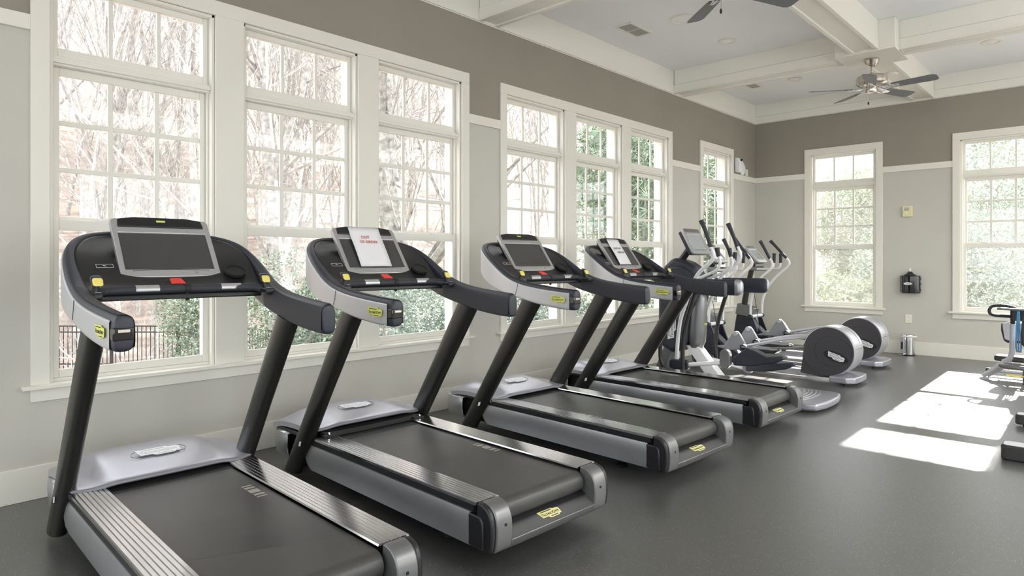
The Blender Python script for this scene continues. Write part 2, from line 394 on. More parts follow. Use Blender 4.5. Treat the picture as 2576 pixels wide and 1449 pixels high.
# picture rail, baseboards, fascias and beams
def run(T, a0, a1, z0, z1, d, label, extra=None, name=None, cat='trim'):
    b_ = MB(T); b_.box(a0, a1, z0, z1, 0, d)
    if extra: extra(b_)
    return trim(b_, label, .003, name=name, cat=cat)
rl = 'white rail between the two wall colours '
run(TL, G0[-1]+.987, G1[0]-.087, 2.553, 2.637, .02, rl+'left of the nearest window')
run(TL, G1[-1]+.987, G2[0]-.087, 2.553, 2.637, .02, rl+'between the two window groups')
run(TL, G2[-1]+.987, G3[0]-.087, 2.553, 2.637, .02, rl+'left of the corner window')
run(TL, G3[0]+.987, D-.02, 2.553, 2.637, .02, rl+'right of the corner window')
run(TB, 0, B1[0]-.087, 2.553, 2.637, .02, rl+'on the far wall by the corner')
run(TB, B1[0]+.987, B2[0]-.087, 2.553, 2.637, .02, rl+'between the far windows')
run(TB, B2[0]+.987, XR, 2.553, 2.637, .02, rl+'beyond the right far window')
run(TL, YF, D-.018, 0, .183, .018, 'white baseboard along the left wall', name='baseboard_left', cat='baseboard')
run(TB, 0, XR, 0, .183, .018, 'white baseboard along the far wall', name='baseboard_back', cat='baseboard')
def fas(T, a0, a1, label):
    b_ = MB(T); b_.box(a0, a1, 3.622, H, 0, .018); b_.box(a0, a1, 3.51, 3.619, 0, .026); b_.box(a0, a1, 3.502, 3.512, 0, .012); trim(b_, label, .002)
fas(TL, YF, D-.026, 'white fascia board along the top of the left wall'); fas(TB, 0, XR, 'white fascia board along the top of the far wall')
fas(TR, YF, D, 'white fascia on the right wall'); fas(TF, 0, XR, 'white fascia on the wall behind the camera')
def beam(axis, c, a0, a1, hw, label):
    b_ = MB((lambda a, z, d: (a, c+d, z)) if axis == 'x' else (lambda a, z, d: (c+d, a, z)))
    b_.box(a0, a1, 3.622, H, -hw, hw); b_.box(a0, a1, 3.525, 3.619, -hw-.008, hw+.008)
    b_.box(a0, a1, 3.508, 3.527, hw-.03, hw+.008); b_.box(a0, a1, 3.508, 3.527, -hw-.008, -hw+.03)
    trim(b_, label, .003, cat='beam')
XB, XB2 = 2.35, 6.3
YB = [.67, 4.28, 7.85]
for y, n in zip(YB, ('above the camera', 'over the second treadmill', 'over the ellipticals')): beam('x', y, .026, XR-.026, .118, 'white boxed cross beam on the ceiling '+n)
cuts = [YF+.03]+[q for y in YB for q in (y-.126, y+.126)]+[D-.03]
for k in range(4): beam('y', XB, cuts[2*k], cuts[2*k+1], .128, 'white boxed beam along the room, bay %s' % ['behind the camera', 'over the near floor', 'between the two fans', 'next to the far wall'][k])
for k in range(4): beam('y', XB2, cuts[2*k], cuts[2*k+1], .128, 'white boxed beam on the right side, bay %s' % ['behind the camera', 'near', 'middle', 'far'][k])
for y, n in zip(YB, ('above the camera', 'with the near fan', 'with the far fan')):
    b_ = MB(); b_.box(XB-.29, XB+.29, y-.29, y-.129, 3.515, H-.001); b_.box(XB-.29, XB+.29, y+.129, y+.29, 3.515, H-.001); b_.box(XB-.29, XB-.13, y-.128, y+.128, 3.50, 3.53); b_.box(XB+.13, XB+.29, y-.128, y+.128, 3.50, 3.53)
    b_.box(XB-.29, XB+.29, y-.29, y+.29, 3.497, 3.515)
    trim(b_, 'square white block where two ceiling beams cross '+n, .004, cat='beam')

# ------------------------------------------------------------------ ceiling things
def downlight(x, y, label):
    r = empty('downlight', (x, y, H)); tag(r, label, 'ceiling light', 'recessed downlights in the ceiling')
    b_ = MB(); b_.lathe([(.098, -.001), (.100, -.008), (.078, -.010), (.072, -.004), (.075, -.001)], n=40); b_.build('trim_ring', 'trim_paint', r, smooth=40)
    b_ = MB(); b_.lathe([(.073, -.0045), (.05, -.0042), (.02, -.004)], n=32); b_.build('baffle', 'cream_plastic' if False else 'ivory_plastic', r, smooth=40)
    b_ = MB(); b_.lathe([(.045, -.0048), (.04, -.012), (.0, -.018)] if False else [(.045, -.0048), (.035, -.011), (.012, -.014)], n=24); b_.build('lamp', 'white_plastic', r, smooth=60)
downlight(1.05, 7.095, 'round recessed downlight in the ceiling bay before the far cross beam')
downlight(1.05, 9.22, 'small round recessed downlight left of the far ceiling fan')
downlight(3.25, 9.19, 'round recessed downlight at the right above the far window')
r = empty('ceiling_speaker', (1.02, 6.136, H)); tag(r, 'large flat round speaker grille on the ceiling behind the near fan blade', 'speaker')
b_ = MB(); b_.lathe([(.135, -.001), (.137, -.010), (.118, -.012), (.116, -.001)], n=48); b_.build('rim', 'trim_paint', r, smooth=40)
b_ = MB(); b_.lathe([(.117, -.006), (.06, -.0065), (.01, -.007)], n=40); b_.build('grille', 'ceiling_paint', r, smooth=60)
def vent(x, y, sx, sy, label):
    r = empty('ceiling_vent', (x, y, H)); tag(r, label, 'vent', 'vents in the ceiling')
    b_ = MB(); b_.ring([(-sx, -sy), (sx, -sy), (sx, sy), (-sx, sy)], [(-sx+.025, -sy+.025), (sx-.025, -sy+.025), (sx-.025, sy-.025), (-sx+.025, sy-.025)], -.010, -.0005, lambda a, c_, d: (a, c_, d)); b_.box(-sx+.02, sx-.02, -.006, .006, -.009, -.001); b_.build('frame', 'trim_paint', r)
    b_ = MB(); n = 16
    for k in range(n):
        yy = -sy+.03+(2*sy-.06)*k/(n-1)
        b_.add([(-sx+.025, yy-.006, -.002), (sx-.025, yy-.006, -.002), (sx-.025, yy+.004, -.009), (-sx+.025, yy+.004, -.009)], [(0, 1, 2, 3)])
    b_.build('louvre', 'louvre_grey', r)
vent(.474, 6.05, .105, .215, 'square ceiling vent above the second window group')
vent(.49, 9.16, .09, .12, 'small ceiling vent near the far left corner')
b_ = MB(); b_.lathe([(.06, 0), (.062, -.012), (.05, -.026), (.01, -.03)], (2.36, 8.687, 3.525), 32); tag(b_.build('smoke_detector', 'trim_paint', smooth=40), 'flat white disc on the beam behind the far fan', 'smoke detector')

def fan(y, label, first=None):
    if first is None:
        r = empty('ceiling_fan', (XB, y, 3.497))
        b_ = MB(); b_.lathe([(.072, 0), (.074, -.015), (.070, -.02), (.064, -.045), (.040, -.078), (.018, -.085)], n=36); b_.build('canopy', 'nickel', r, smooth=35)
        b_ = MB(); b_.cyl((0, 0, -.08), (0, 0, -.19), .0135); b_.build('downrod', 'nickel', r, smooth=40)
        b_ = MB(); b_.lathe([(.02, -.150), (.03, -.172), (.09, -.182), (.145, -.192), (.152, -.205), (.152, -.262), (.140, -.278), (.10, -.292), (.06, -.298)], n=48); b_.build('motor_housing', 'nickel', r, smooth=35)
        b_ = MB(); b_.lathe([(.055, -.295), (.058, -.31), (.058, -.355), (.05, -.368), (.02, -.374)], n=36); b_.build('switch_housing', 'nickel', r, smooth=35)
        b_ = MB(); b_.cyl((-.02, -.045, -.34), (-.02, -.048, -.47), .0016, n=6); ch = b_.build('pull_chain', 'nickel', r)
        b_ = MB(); b_.lathe([(.003, 0), (.008, -.012), (.009, -.025), (.003, -.035)], (-.02, -.048, -.468), 16); b_.build('chain_pull', 'black_plastic', ch, smooth=60)
        for k in range(5):
            a = math.radians(-78+72*k); ca, sa = math.cos(a), math.sin(a)
            def Tf(x, yy, z, ca=ca, sa=sa):
                t = math.radians(-13); y2 = yy*math.cos(t); z2 = z+yy*math.sin(t)
                return (x*ca-y2*sa, x*sa+y2*ca, z2-.325)
            b_ = MB(Tf)
            pts = [(.20, -.048), (.24, -.056), (.58, -.070), (.615, -.060), (.628, -.035), (.628, .035), (.615, .060), (.58, .070), (.24, .056), (.20, .048)]
            b_.prism(pts, 0, .006, lambda p, q, d: (p, q, d)); bl = b_.build('blade', 'fan_blade', r, bevel=.002)
            b_ = MB(Tf)
            for s_ in (-1, 1):
                b_.tube([(.085, s_*.012, .012), (.12, s_*.03, -.006), (.16, s_*.032, -.012), (.20, s_*.03, -.006), (.245, s_*.012, -.004)], .006, 8, smooth=2)
            b_.tube([(.08, 0, .02), (.12, 0, -.002), (.19, 0, -.008), (.26, 0, -.004)], .007, 8, smooth=2); b_.box(.205, .27, -.022, .022, -.005, 0)
            b_.build('blade_iron', 'chrome', bl, smooth=50)
    else:
        r = copy_tree(first); r.location = (XB, y, 3.497)
    tag(r, label, 'ceiling fan', 'ceiling fans at the beam crossings'); return r
f0 = fan(YB[2], 'brushed metal ceiling fan with grey blades in the far bay'); fan(YB[1], 'near ceiling fan of which only the blade tips and pull show', f0)

# ------------------------------------------------------------------ treadmill
TM = 'silver and black treadmill '
def make_treadmill():
    R = empty('treadmill')
    T = lambda u, y, z: (u-1.05, y, z)
    # chassis and feet
    b_ = MB(T); b_.box(.13, 2.02, -.352, .352, .10, .215); b_.box(1.40, 2.04, -.345, .345, .07, .26); b_.build('chassis', 'matte_black', R, bevel=.01)
    for u, y in ((.42, .27), (.42, -.27), (1.93, .25), (1.93, -.25)):
        b_ = MB(T); b_.lathe([(.036, 0), (.040, .006), (.030, .020), (.014, .026)], (u, y, 0), 24); b_.cyl((u, y, .02), (u, y, .11), .008); b_.build('foot', 'black_plastic', R, smooth=35)
    # side skirts
    for s in (1, -1):
        prof = [(.358, .085), (.398, .080), (.4075, .11), (.410, .16), (.408, .205), (.402, .227), (.385, .229), (.36, .229)]
        rows = []
        for k in range(15):
            t = k/14
            row = []
            for (y, z) in prof:
                zz = (z-.08)/.15
                u1 = 1.555+.075*zz+.018*math.sin(zz*PI)  # leaning, hollowed front end
                row.append((.145+(u1-.145)*t, s*y, z))
            rows.append(row)
        b_ = MB(T); b_.grid(rows, caps=True, close_v=True); b_.build('side_skirt', 'silver_paint', R, smooth=35)
        b_ = MB(T); b_.prism([(.362, .226), (.392, .226), (.403, .236), (.405, .262), (.398, .270), (.362, .270)], .12, 1.66, lambda a, c_, d: (d, s*a, c_)); b_.build('side_strip', 'black_plastic', R, smooth=30)
        # ribbed aluminium foot rail
        pr = [(.2685, .2685)]
        n = 7; w0 = .272; w1 = .404
        for k in range(n):
            a0 = w0+(w1-w0)*k/n; a1 = w0+(w1-w0)*(k+1)/n
            pr += [(a0+.0005, .2745), (a1-.0036, .2755), (a1-.0030, .2712), (a1-.0006, .2712)]
        pr += [(.4045, .2735), (.406, .262)]
        b_ = MB(T); b_.prism(pr, .105, 1.50, lambda a, c_, d: (d, s*a, c_)); b_.build('foot_rail', 'brushed_alu', R)
        # black end strip beside the rear cap
        b_ = MB(T); b_.prism([(.150, .085), (.150, .222), (.075, .222), (.06, .20), (.055, .085)], .372, .4085, lambda a, c_, d: (a, s*c_ if False else s*d, c_)); b_.build('end_strip', 'black_plastic', R, bevel=.006)
    # belt round the rear roller
    pr = [(1.56, .2585), (.115, .2585)]
    for k in range(1, 13):
        a = PI/2+PI*k/12; pr.append((.115+.052*math.cos(a), .2065+.052*math.sin(a)))
    pr += [(1.56, .1545)]
    b_ = MB(T); b_.prism(pr, -.266, .266, lambda a, c_, d: (a, d, c_)); b_.build('running_belt', 'belt_rubber', R, smooth=35)
    # rear cap: two rounded ears joined by a low scooped bar
    ear = [(.105, .2775), (.075, .277), (.045, .268), (.022, .248), (.008, .220), (.002, .185), (.004, .13), (.012, .085), (.026, .070), (.105, .070)]
    for s in (1, -1):
        b_ = MB(T); b_.prism(soften(ear), .283, .374, lambda a, c_, d: (a, s*d, c_)); b_.build('rear_cap', 'graphite', R, bevel=.006)
    for s in (1, -1):
        ear2 = [(.107, .276), (.075, .275), (.048, .265), (.028, .246), (.016, .220), (.010, .185), (.012, .13), (.020, .085), (.034, .072), (.107, .072)]
        b_ = MB(T); b_.prism(soften(ear2), .372, .400, lambda a, c_, d: (a, s*d, c_)); b_.build('cap_side', 'black_plastic', R, bevel=.009, seg=3)
        b_ = MB(T); b_.lathe([(.0065, 0), (.0065, .003)], (.0015, s*.325, .188), 14, axis='x'); b_.build('screw_hole', 'matte_black', R)
    bar = [(.004, .114), (.012, .085), (.026, .070), (.105, .070), (.105, .152), (.088, .150), (.060, .142), (.035, .130), (.012, .116)]
    b_ = MB(T); b_.prism(bar, -.285, .285, lambda a, c_, d: (a, d, c_)); b_.build('rear_bar', 'graphite', R, bevel=.003)
    b_ = MB(T); b_.prism([(.10, .148), (.10, .17), (.06, .153)], -.28, .28, lambda a, c_, d: (a, d, c_)); b_.build('belt_scraper', 'black_plastic', R)
    # scooped logo face
    logo(R, T(.046, .0, .1372), (0, -1, 0), (.9, 0, .44), .135, 'logo_pale', 'ink_black')
    # motor hood
    rows = []
    US = [1.452, 1.46, 1.50, 1.56, 1.64, 1.72, 1.80, 1.88, 1.96, 2.03, 2.065, 2.08]
    for i, u in enumerate(US):
        row = []
        for j in range(25):
            q = -1+2*j/24; y = .405*q; ay = abs(q)
            uu = u
            bow = .055*(ay**4) if u < 1.7 else 0       # rear edge swings forward at the sides
            uu = u+bow*max(0, (1.7-u)/.25)
            if u > 1.85: uu = u-(.10*ay**5)*(u-1.85)/.23
            pl = 1/(1+math.exp((ay-.70)*18))       # centre plateau
            t = (u-1.45)/.63
            zc = .300+.050*math.sin(min(1, t/.62)*PI/2) if t < .62 else .350-.085*((t-.62)/.38)**2
            zs = .283+.012*math.sin(t*PI)-.03*max(0, t-.6)
            z = zs+(zc-zs)*pl
            if i == 0: z -= .012
            row.append((uu, y, z))
        rows.append(row)
    b_ = MB(T); b_.grid(rows)
    ed = [r_[0] for r_ in rows]
    lo = [[(u, y*1.0, z-.022) for (u, y, z) in r_] for r_ in rows]
    b_.grid([rows[0], [(u+.004, y, z-.006) for u, y, z in rows[0]]]); b_.grid([rows[-1], [(u, y, z-.03) for u, y, z in rows[-1]]])
    b_.grid([[r_[0] for r_ in rows], [(r_[0][0], r_[0][1], r_[0][2]-.03) for r_ in rows]]); b_.grid([[r_[-1] for r_ in rows], [(r_[-1][0], r_[-1][1], r_[-1][2]-.03) for r_ in rows]])
    hood = b_.build('motor_hood', 'hood_lilac', R, smooth=50); q = hood.modifiers.new('sub', 'SUBSURF'); q.levels = 1; q.render_levels = 1
    b_ = MB(T); fn = lambda a, c_, d: T(0, 0, 0) and (1.66+c_*.97, a, .3425+c_*.235+d)
    b_ = MB(T); b_.ring(rrect(-.125, .125, -.03, .03, .0299, 8), rrect(-.1235, .1235, -.0285, .0285, .0284, 8), .002, .0035, fn); b_.build('badge_outline', 'ink_black', hood)
    logo(hood, Vector(T(1.662, 0, .3475)), (0, -1, 0), (.97, 0, .235), .20, 'logo_white', 'pad_grey')
    # front bumper
    rows = []
    for k in range(25):
        a = -PI/2+PI*k/24
        uo = 1.84+.245*(max(0, math.cos(a))**.35); yo = .405*math.copysign(abs(math.sin(a))**.35, math.sin(a))
        rows.append([(uo-.02, yo*.93, .09), (uo, yo*.985, .10), (uo+.004, yo, .16), (uo, yo*.995, .235), (uo-.015, yo*.96, .245), (uo-.03, yo*.9, .244)])
    b_ = MB(T); b_.grid(rows); fbm = b_.build('front_bumper', 'silver_paint', R, smooth=40); q = fbm.modifiers.new('thick', 'SOLIDIFY'); q.thickness = .012; q.offset = 0
    b_ = MB(T); b_.prism([(1.80, .245), (1.99, .245), (1.99, .268), (1.66, .270), (1.66, .246)], -.398, .398, lambda a, c_, d: (a, d, c_)); b_.build('hood_seal', 'black_plastic', R, bevel=.004)
    # leaning uprights
    for s in (1, -1):
        rows = []
        for t in (0, .02, .5, 1):
            u = 1.755+(1.085-1.755)*t; z = .035+(1.028-.035)*t
            row = []
            for k in range(32):
                a = 2*PI*k/32; sq = .080
                cu = math.copysign(abs(math.cos(a))**.85, math.cos(a)); su = math.copysign(abs(math.sin(a))**.85, math.sin(a))
                row.append((u+sq*cu, s*(.408-.004*t)+.038*su, z+(sq*cu*.22 if t == 1 else 0)))
            rows.append(row)
        b_ = MB(T); b_.grid(rows, close_v=True, caps=True); up = b_.build('upright', 'post_black', R, smooth=40)
        b_ = MB(T); zz = .235; uu = 1.755-.693*(zz-.035)/1.02
        b_.add([(uu-.008, s*.4475, zz-.018), (uu-.030, s*.4465, zz-.012), (uu-.040, s*.4465, zz+.016), (uu-.018, s*.4475, zz+.012)], [(0, 1, 2, 3)]); b_.build('warning_sticker', 'logo_white', up)
    # console shroud: horseshoe of varying height
    ST = [(.680, .424, .060, 1.100, .990), (.688, .430, .066, 1.111, .978), (.720, .432, .066, 1.114, .976), (.80, .435, .066, 1.119, .979), (.95, .440, .068, 1.131, .993), (1.08, .444, .070, 1.146, 1.014), (1.20, .447, .072, 1.168, 1.040),
          (1.30, .449, .070, 1.205, 1.060), (1.38, .448, .062, 1.252, 1.080), (1.46, .442, .054, 1.302, 1.108), (1.54, .428, .048, 1.350, 1.142), (1.61, .402, .046, 1.388, 1.18), (1.67, .365, .046, 1.413, 1.215), (1.72, .312, .046, 1.430, 1.25), (1.755, .245, .046, 1.441, 1.275), (1.778, .165, .046, 1.447, 1.29), (1.79, .08, .046, 1.45, 1.30), (1.793, 0, .046, 1.45, 1.30)]
    full = ST+[(u, -y, th, zt, zb) for (u, y, th, zt, zb) in reversed(ST[:-1])]
    rows = []; skin = []; inner = []
    for i, (u, y, th, zt, zb) in enumerate(full):
        p0 = full[max(0, i-1)]; p1 = full[min(len(full)-1, i+1)]
        tu, ty = p1[0]-p0[0], p1[1]-p0[1]; L = math.hypot(tu, ty); tu /= L; ty /= L
        nu, ny = ty, -tu        # inward
        if nu*(1.0-u)+ny*(0-y) < 0 and 2 < i < len(full)-3: nu, ny = -nu, -ny
        if i <= 2: nu, ny = 0, -1
        if i >= len(full)-3: nu, ny = 0, 1
        h = zt-zb
        pf = [(.004, zb+.004), (0, zb+.02), (-.001, zb+h*.5), (0, zt-.028), (.006, zt-.010), (.018, zt-.001), (min(.034, th*.5), zt), (th-.014, zt-.004), (th-.004, zt-.012), (th, zt-.028), (th, zb+h*.45), (th*.96, zb+.016), (th*.85, zb+.002), (th*.4, zb-.002)]
        rows.append([(u+nu*d, y+ny*d, z) for d, z in pf])
        inner.append((u+nu*th, y+ny*th, zt, zb))
        if 2 <= i <= len(full)-3: skin.append([(u-nu*o_, y-ny*o_, z) for o_, z in ((-.004, zb+.004), (.003, zb+.008), (.004, zb+.022), (.0032, zb+h*.5), (.004, zt-.034), (.0035, zt-.028), (-.002, zt-.025))])
    b_ = MB(T); b_.grid(rows, close_v=True, caps=True); o = b_.build('console_shroud', 'navy_plastic', R, smooth=40); q = o.modifiers.new('sub', 'SUBSURF'); q.levels = 1; q.render_levels = 2
    b_ = MB(T); b_.grid(skin); o = b_.build('silver_cover', 'arm_silver', R, smooth=50); q = o.modifiers.new('sub', 'SUBSURF'); q.levels = 1; q.render_levels = 2
    # rubber grips over the last stretch of the arms, and end caps
    for s in (1, -1):
        b_ = MB(T); rs = []
        for (u, y, th, zt, zb) in ST[1:8]:
            rs.append([(u, s*(y-th-.0015), zb+.012), (u, s*(y-th-.003), zb+.03), (u, s*(y-th-.003), zt-.030), (u, s*(y-th+.004), zt-.012), (u, s*(y-th+.02), zt-.0025), (u, s*(y-.030), zt+.0015), (u, s*(y-.014), zt-.002)])
        b_.grid(rs); o = b_.build('arm_grip', 'grip_rubber', R, smooth=50); q = o.modifiers.new('sub', 'SUBSURF'); q.levels = 1; q.render_levels = 1
        if s > 0:
            b_ = MB(T); b_.box(.6785, .720, .3655, .4345, 1.018, 1.066); b_.build('arm_lens', 'black_gloss', R, bevel=.007, seg=4)
            b_ = MB(T); b_.box(.6778, .6788, .380, .418, 1.048, 1.058); b_.build('lens_port', 'nickel', R)
        logo(R, T(.815, s*.4438, 1.045), (-s if False else (-1 if s > 0 else 1), 0, 0), (0, 0, 1), .128, 'logo_yellow', 'ink_black')
        # seam line of the arm
        st = [(1.206, .4455+.0065, 1.062), (1.190, .4455+.0065, 1.10), (1.182, .445+.0065, 1.142)]
        b_ = MB(T); b_.tube([(u, s*y, z) for u, y, z in st], .0011, 6); b_.build('arm_seam', 'matte_black', R)
    # dash: curved black panel between the arms
    rows = []
    pts = [(u, y, zt, zb) for (u, y, zt, zb) in inner]
    half = [p for p in pts[:len(ST)] if p[0] > 1.27]
    keys = [(1.27, 1.142), (1.36, 1.165), (1.42, 1.225), (1.52, 1.315), (1.62, 1.372), (1.70, 1.410), (1.80, 1.428)]
    def zd(u):
        for (a0, z0), (a1, z1) in zip(keys, keys[1:]):
            if u <= a1: return z0+(z1-z0)*max(0, (u-a0)/(a1-a0))
        return keys[-1][1]
    for (u, y, zt, zb) in half[:-1]:
        y = y+.006
        rows.append([(u+.012*math.cos(q*PI/2), y*q, zd(u)-.030*(1-q*q)*min(1, max(0, (u-1.30)/.15))) for q in [-1+2*k/16 for k in range(17)]])
    b_ = MB(T); b_.grid(rows); dash = b_.build('dashboard', 'black_plastic', R, smooth=60)
    q = dash.modifiers.new('sub', 'SUBSURF'); q.levels = 1; q.render_levels = 2; q = dash.modifiers.new('thick', 'SOLIDIFY'); q.thickness = .03; q.offset = 1 if False else 0
    b_ = MB(T); b_.prism([(1.288, 1.126), (1.37, 1.122), (1.40, 1.155), (1.296, 1.150)], -.365, .365, lambda a, c_, d: (a, d, c_)); b_.build('lower_beam', 'black_plastic', R, bevel=.006)
    # transverse handlebar
    b_ = MB(T); b_.tube([(1.26, .375, 1.152), (1.285, .350, 1.165), (1.305, .32, 1.170), (1.308, 0, 1.170), (1.305, -.32, 1.170), (1.285, -.350, 1.165), (1.26, -.375, 1.152)], .020, 20, smooth=2); hb = b_.build('handlebar', 'grip_rubber', R, smooth=60)
    for y in (.152, -.215):
        b_ = MB(T); rws = []
        for yy in (y-.048, y+.048):
            rws.append([(1.3066+.0213*math.cos(a), yy, 1.170+.0213*math.sin(a)) for a in [math.radians(d) for d in range(62, 200, 9)]])
        b_.grid(rws); b_.build('pulse_sensor', 'bezel_silver', hb, smooth=60)
    b_ = MB(T); b_.tube([(1.308, -.004, 1.170), (1.308, -.030, 1.170)], .0235, 20); b_.tube([(1.303, -.015, 1.158), (1.30, -.012, 1.13), (1.305, -.02, 1.122)], .009, 10); b_.build('tether_clip', 'matte_black', hb, smooth=50)
    b_ = MB(T); b_.box(1.33, 1.40, -.045, .075, 1.176, 1.192); b_.build('stop_button_base', 'black_plastic', R, bevel=.004)
    b_ = MB(T); b_.add([(1.335, -.022, 1.192), (1.335, .042, 1.192), (1.385, .036, 1.212), (1.385, -.016, 1.212), (1.335, -.020, 1.20), (1.335, .040, 1.20), (1.383, .034, 1.220), (1.383, -.014, 1.220)], [(0, 1, 2, 3), (4, 5, 6, 7), (0, 1, 5, 4), (1, 2, 6, 5), (2, 3, 7, 6), (3, 0, 4, 7)]); b_.build('stop_button', 'red_plastic', R, bevel=.003)
    for s in (1, -1):
        b_ = MB(T); b_.tube([(1.24, s*.372, 1.155), (1.245, s*.366, 1.185), (1.25, s*.362, 1.205)], [.020, .016, .014], 14); st_ = b_.build('joystick', 'black_plastic', R, smooth=50)
        b_ = MB(T); b_.prism(rrect(-.019, .019, -.018, .018, .009, 5), 0, .012, lambda a, c_, d: (1.236-d+.45*c_, s*.358+a, 1.213+c_*.9-.3*d)); b_.build('joystick_face', 'yellow_plastic', st_, bevel=.003)
        b_ = MB(T); b_.prism(rrect(-.023, .023, -.022, .022, .013, 5), -.024, -.001, lambda a, c_, d: (1.236-d+.45*c_, s*.358+a, 1.213+c_*.9-.3*d)); b_.build('joystick_back', 'navy_plastic', st_, bevel=.004)
        b_ = MB(T); b_.box(1.20, 1.206, s*.362-.010, s*.362+.012, 1.1685, 1.1695); b_.build('tick_mark', 'ink_white', R)
        b_ = MB(T); b_.box(1.19, 1.30, min(s*.345, s*.392), max(s*.345, s*.392), 1.135, 1.168); b_.build('handlebar_joint', 'black_plastic', R, bevel=.012, seg=3)
    # cup holder and contactless reader mark
    nrm = Vector((-.55, 0, .83)); t1 = Vector((.83, 0, .55)); c0 = Vector((1.425, -.285, 1.246)); fnc = lambda a, c_, d: c0+Vector((0, 1, 0))*a+t1*c_+nrm*d
    circ = lambda r_: [(r_*math.cos(2*PI*k/36), r_*.95*math.sin(2*PI*k/36)) for k in range(36)]
    b_ = MB(T); b_.ring(circ(.052), circ(.047), -.004, .010, fnc); b_.prism(circ(.0475), -.006, .0045, fnc); b_.build('cup_holder', 'matte_black', R, smooth=30)
    c1 = Vector((1.475, .278, 1.272)); t1b = Vector((.80, 0, .60)); nb_ = Vector((-.60, 0, .80)); fnd = lambda a, c_, d: c1+Vector((0, 1, 0))*a+t1b*c_+nb_*(d+.006)
    b_ = MB(T); b_.ring(rrect(-.034, .034, -.013, .013, .002, 2), rrect(-.0328, .0328, -.0118, .0118, .001, 2), 0, .001, fnd)
    b_.prism([(-.008, -.002), (.002, -.002), (.008, .004), (.004, .004)], 0, .001, fnd); b_.build('reader_mark', 'ink_white', R)
    # display
    o0 = Vector((1.435, 0, 1.222)); tt = Vector((.596, 0, .803)); nn = Vector((-.803, 0, .596))
    fs = lambda y, s_, d: o0+tt*s_+Vector((0, 1, 0))*y+nn*d
    dsp = None
    b_ = MB(T); b_.prism(rrect(-.205, .205, .01, .335, .02, 4), -.045, -.004, fs); b_.build('display_body', 'black_plastic', R, bevel=.006)
    b_ = MB(T); b_.box(1.43, 1.62, -.235, .235, 1.19, 1.225); b_.prism([(1.42, 1.185), (1.50, 1.20), (1.66, 1.42), (1.62, 1.44)], -.20, .20, lambda a, c_, d: (a, d, c_)); b_.build('display_tray', 'black_plastic', R, bevel=.02, seg=3)
    b_ = MB(T); b_.ring(rrect(-.222, .222, 0, .350, .022, 6), rrect(-.198, .198, .046, .263, .004, 6), -.022, .004, fs); bz = b_.build('display_bezel', 'bezel_silver', R, bevel=.004, seg=3)
    b_ = MB(T); b_.prism([(-.199, .044), (.199, .044), (.199, .265), (-.199, .265)], -.016, -.0035, fs); b_.build('screen', 'screen_glass', bz)
    b_ = MB(T); b_.prism([(-.196, .296), (.196, .296), (.190, .345), (.12, .358), (-.12, .358), (-.190, .345)], -.030, .010, fs); ts = b_.build('top_strip', 'black_plastic', bz, bevel=.006, seg=3)
    b_ = MB(T); b_.prism([(-.018, .326), (-.018, .337), (.022, .337), (.022, .326)], .010, .0112, fs); b_.build('top_badge', 'logo_yellow', ts)
    b_ = MB(T); b_.tube([fs(.17, .036, .0045), fs(.08, .041, .0045), fs(0, .043, .0045), fs(-.08, .041, .0045), fs(-.17, .036, .0045)], .0012, 6); b_.build('bezel_groove', 'ink_black', bz)
    b_ = MB(T); b_.prism(circ(.010), 0, .006, lambda a, c_, d: fs(a*.9-.107, c_*.9+.021, d)); b_.build('power_button', 'chrome', bz, smooth=30)
    return R
tm0 = make_treadmill()
TMs = [((2.455, .70), 2.0, TM+'nearest the camera, its belt running off the bottom edge'),
       ((2.44, 1.895), 2.1, TM+'with red lettered paper on its screen'),
       ((2.44, 3.32), 2.9, TM+'third from the camera, its screen uncovered'),
       ((2.42, 4.70), 1.8, TM+'farthest back, with a black lettered paper on its screen')]
def tm_world(i, u, y, z):
    (ox, oy), rot, _ = TMs[i]; r_ = math.radians(rot); U = (-math.cos(r_), math.sin(r_)); V = (math.sin(r_), math.cos(r_)); v_ = .41-y
    return Vector((ox+u*U[0]+v_*V[0], oy+u*U[1]+v_*V[1], z))
tms = []
for i, ((ox, oy), rot, lab) in enumerate(TMs):
    o = tm0 if i == 0 else copy_tree(tm0)
    p = tm_world(i, 1.05, 0, 0); o.location = p; o.rotation_euler = (0, 0, PI-math.radians(rot))
    tag(o, lab, 'treadmill', 'treadmills facing the windows'); tms.append(o)
# the second treadmill's motor hood stands open: pushed forward and up, dark gap behind it
for ch in tms[1].children:
    if ch.name.startswith('motor_hood'): ch.location = (.045, 0, .056); ch.rotation_euler = (0, math.radians(3), 0)
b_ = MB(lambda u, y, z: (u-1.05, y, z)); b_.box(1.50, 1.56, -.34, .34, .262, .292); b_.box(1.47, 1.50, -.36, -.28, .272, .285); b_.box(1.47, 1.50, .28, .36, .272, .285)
b_.build('hood_gap_box', 'matte_black', tms[1], bevel=.004)  # black box painted for the shaded gap under the hood, with bolt tabs
for y in (.32, -.33):
    b_ = MB(lambda u, y_, z: (u-1.05, y_, z)); b_.lathe([(.007, .284), (.007, .296), (.003, .298)], (1.485, y, 0), 12); b_.build('hood_bolt', 'chrome', tms[1], smooth=40)
# pale registration bars printed on each belt
for i, marks in enumerate((((1.01, -.205),), ((1.535, .21), (.72, -.222)), ((1.54, -.23), (.73, .222)), ((.22, .245), (1.10, -.18)))):
    for u0, y0 in marks:
        b_ = MB(lambda u, y, z: (u-1.05, y, z))
        for du, hw in ((-.085, .006), (-.052, .011), (0, .024), (.052, .011), (.085, .006)): b_.box(u0+du-hw, u0+du+hw, y0-.023, y0+.023, .2586, .2592)
        b_.build('belt_marking', 'belt_mark', tms[i])
